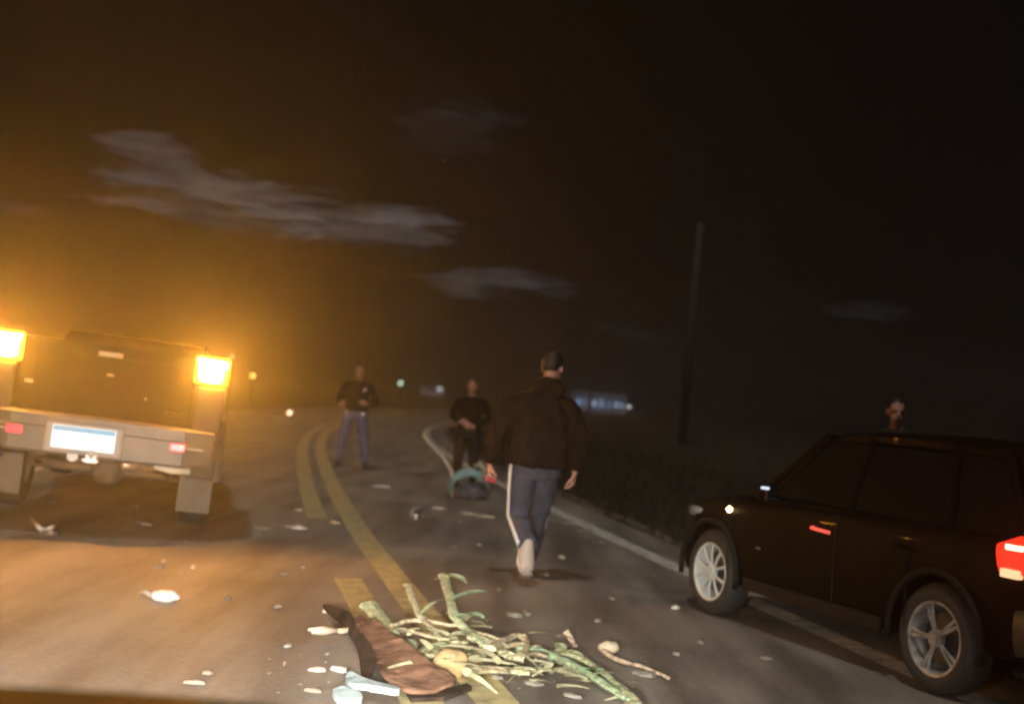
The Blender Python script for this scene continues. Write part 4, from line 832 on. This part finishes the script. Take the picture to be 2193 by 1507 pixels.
# ================================================================== far things
def far_light(label, px, py, Y, r, c, s, post=True, cat='lamp', name='distant_lamp'):
    p = AT(px, py, Y); t = thing(name, label, cat, (p.x, p.y, 0))
    bm = new_bm(); ball(bm, (0, 0, p.z), (r, r, r), None, 10); obj('lamp_or_reflector_head', bm, mat('lit_' + name + str(px), c, .5, emit=c, estr=s), t, smooth=True)
    bm = new_bm(); tube(bm, [(0, r * .8, -.05), (0, r * .8, p.z + r * .3)], r * .25, 6); tube(bm, [(0, r * .8, p.z + r * .8), (0, -r * .8, p.z + r * 1.05)], r * .3, 6); obj('post', bm, mat('dark_post', (.04, .04, .04), .6), t)
far_light('tiny amber light far down the road right of the pickup', 541, 804, 60, .13, (1, .62, .12), 5)
far_light('tiny greenish white light on the far horizon right of the man in jeans', 858, 820, 120, .26, (.7, 1, .82), 5)
far_light('tiny white light at the right end of the bluish lit building', 1347, 871, 120, .22, (1, .95, .9), 3)
far_light('faint pale light between the hidden man and the walking man', 1007, 853, 120, .20, (.8, .8, .85), 4)
far_light('small pale reflector post made to glow at the end of the far roadside rail', 620, 883, 47, .10, (1, .85, .65), 3, name='marker_reflector')  # a reflector: its returned light is put in as a glowing ball
far_light('small amber marker on a mast over the right tail lamp', 497, 763, 34, .055, (1, .75, .35), 1.5, name='mast_lamp')
def far_building():
    a = AT(1228, 885, 150); b = AT(1340, 888, 150); wdt = b.x - a.x
    t = thing('roadside_building', 'low white building glowing bluish on the far right horizon with a dark gap', 'building', ((a.x + b.x) / 2, 150, 0), R(3))
    bm = new_bm(); box(bm, (0, 2, 1.5), (wdt, 4, 2.4)); obj('wall', bm, mat('pale_wall', (.4, .42, .48), .7, emit=(.25, .28, .34), estr=.7), t)  # light on the facade is put into the wall as emission
    bm = new_bm(); box(bm, (0, 2, 2.8), (wdt + .4, 4.4, .2)); obj('roof', bm, mat('dark_roof', (.05, .05, .055), .7), t)
    xs = [-.42, -.30, -.12, .02, .16, .30, .42]
    for i, x in enumerate(xs):
        bm = new_bm(); h = [1.1, 1.1, 1.0, 1.2, 1.1, .9, .8][i]; box(bm, (x * wdt, -.02, 1.35 + .08 * (i % 2)), (wdt * .105, .06, h)); w = obj('window', bm, mat('window_frame_grey', (.2, .2, .22), .6), t)
        bm = new_bm(); box(bm, (x * wdt, -.06, 1.35 + .08 * (i % 2)), (wdt * .095, .04, h - .1)); obj('pane', bm, mat('lit_blue_pane_%d' % (i % 3), (.4, .5, .7), .4, emit=[(.42, .58, .95), (.40, .52, .82), (.6, .72, 1)][i % 3], estr=[2.4, 1.6, 2.8][i % 3]), w)
    bm = new_bm(); box(bm, (-.20 * wdt, -.10, 1.45), (.30, .14, 2.7)); obj('dark_column', bm, mat('dark_post', (0, 0, 0)), t)
far_building()
def far_van():
    a = AT(900, 850, 150); b = AT(950, 850, 150); w = b.x - a.x
    t = thing('distant_parked_van', 'far pale parked van with a bright lamp, left of the half hidden man', 'van', ((a.x + b.x) / 2, 150, 0))
    bm = new_bm(); box(bm, (0, 0, 1.15), (w, 1.6, 1.3), bev=.15); obj('body', bm, mat('grey_van', (.35, .33, .34), .5, emit=(.30, .28, .32), estr=1.1), t)  # light on the bodywork is put in as emission
    bm = new_bm(); ball(bm, (w * .32, -.82, 1.45), (.26, .1, .3)); obj('headlight', bm, mat('lit_van_lamp', (.9, .9, 1), .4, emit=(.85, .85, 1), estr=5), t)
    bm = new_bm(); box(bm, (-w * .1, -.82, 1.55), (w * .5, .05, .3)); obj('windscreen', bm, mat('dark_car_glass', (0, 0, 0)), t)
    for s in (-.32, .32):
        bm = new_bm(); cyl(bm, (s * w, -.85, .35), (s * w, -.6, .35), .35); obj('wheel', bm, black_rubber, t)
far_van()
# guard rail far left
def rail():
    a = AT(505, 880, 48); b = AT(612, 884, 47); t = thing('guard_rail', 'pale low guard rail at the far edge of the lit road, right of the pickup', 'guard rail', (a.x, a.y, 0))
    d = b - a; a0 = Vector((0, 0, a.z)); d2 = d * 1.05
    bm = new_bm(); tube(bm, [a0 - d * 1.2, a0 + d2 * .5, a0 + d2], (.055, .02), 8, side=(0, 0, 1)); obj('rail_beam', bm, mat('galvanised', (.5, .44, .34), .5, metal=.2), t)
    for f in (-1, -.5, 0, .5, 1):
        bm = new_bm(); p = a0 + d * f; box(bm, (p.x, p.y + .06, p.z / 2 - .02), (.08, .06, max(.1, p.z))); obj('rail_post', bm, mat('galvanised', (0, 0, 0)), t)
rail()
# utility pole
pb = AT(1468, 860, 46); bm = new_bm(); tube(bm, [(0, 0, -.1), (0, 0, 4), (.02, 0, 8.4)], [.17, .15, .12], 12)
t = thing('utility_pole', 'dim tall utility pole beyond the right verge against the black sky', 'pole', (pb.x, pb.y, 0)); obj('shaft', bm, mat('pale_concrete', (.05, .044, .038), .9, var=.2), t, smooth=True)
bm = new_bm(); box(bm, (0, 0, 8.15), (.5, .08, .08)); obj('cross_arm', bm, mat('pale_concrete', (0, 0, 0)), t)

# ================================================================== air: added volume, its glow stands in for glare in the windscreen
bm = new_bm(); box(bm, (0, 103, 4.0), (260, 216, 10.0)); hz = obj('glare_haze', bm, None); hz['kind'] = 'stuff'
m = bpy.data.materials.new('glare_haze_air'); m.use_nodes = True; nt = m.node_tree; nt.nodes.clear(); o_ = N(nt, 'ShaderNodeOutputMaterial'); pv = N(nt, 'ShaderNodeVolumePrincipled')
pv.inputs['Color'].default_value = (.9, .88, .85, 1); pv.inputs['Density'].default_value = GLARE_HAZE_DENSITY; pv.inputs['Anisotropy'].default_value = .83
nt.links.new(pv.outputs[0], o_.inputs['Volume']); hz.data.materials.append(m)
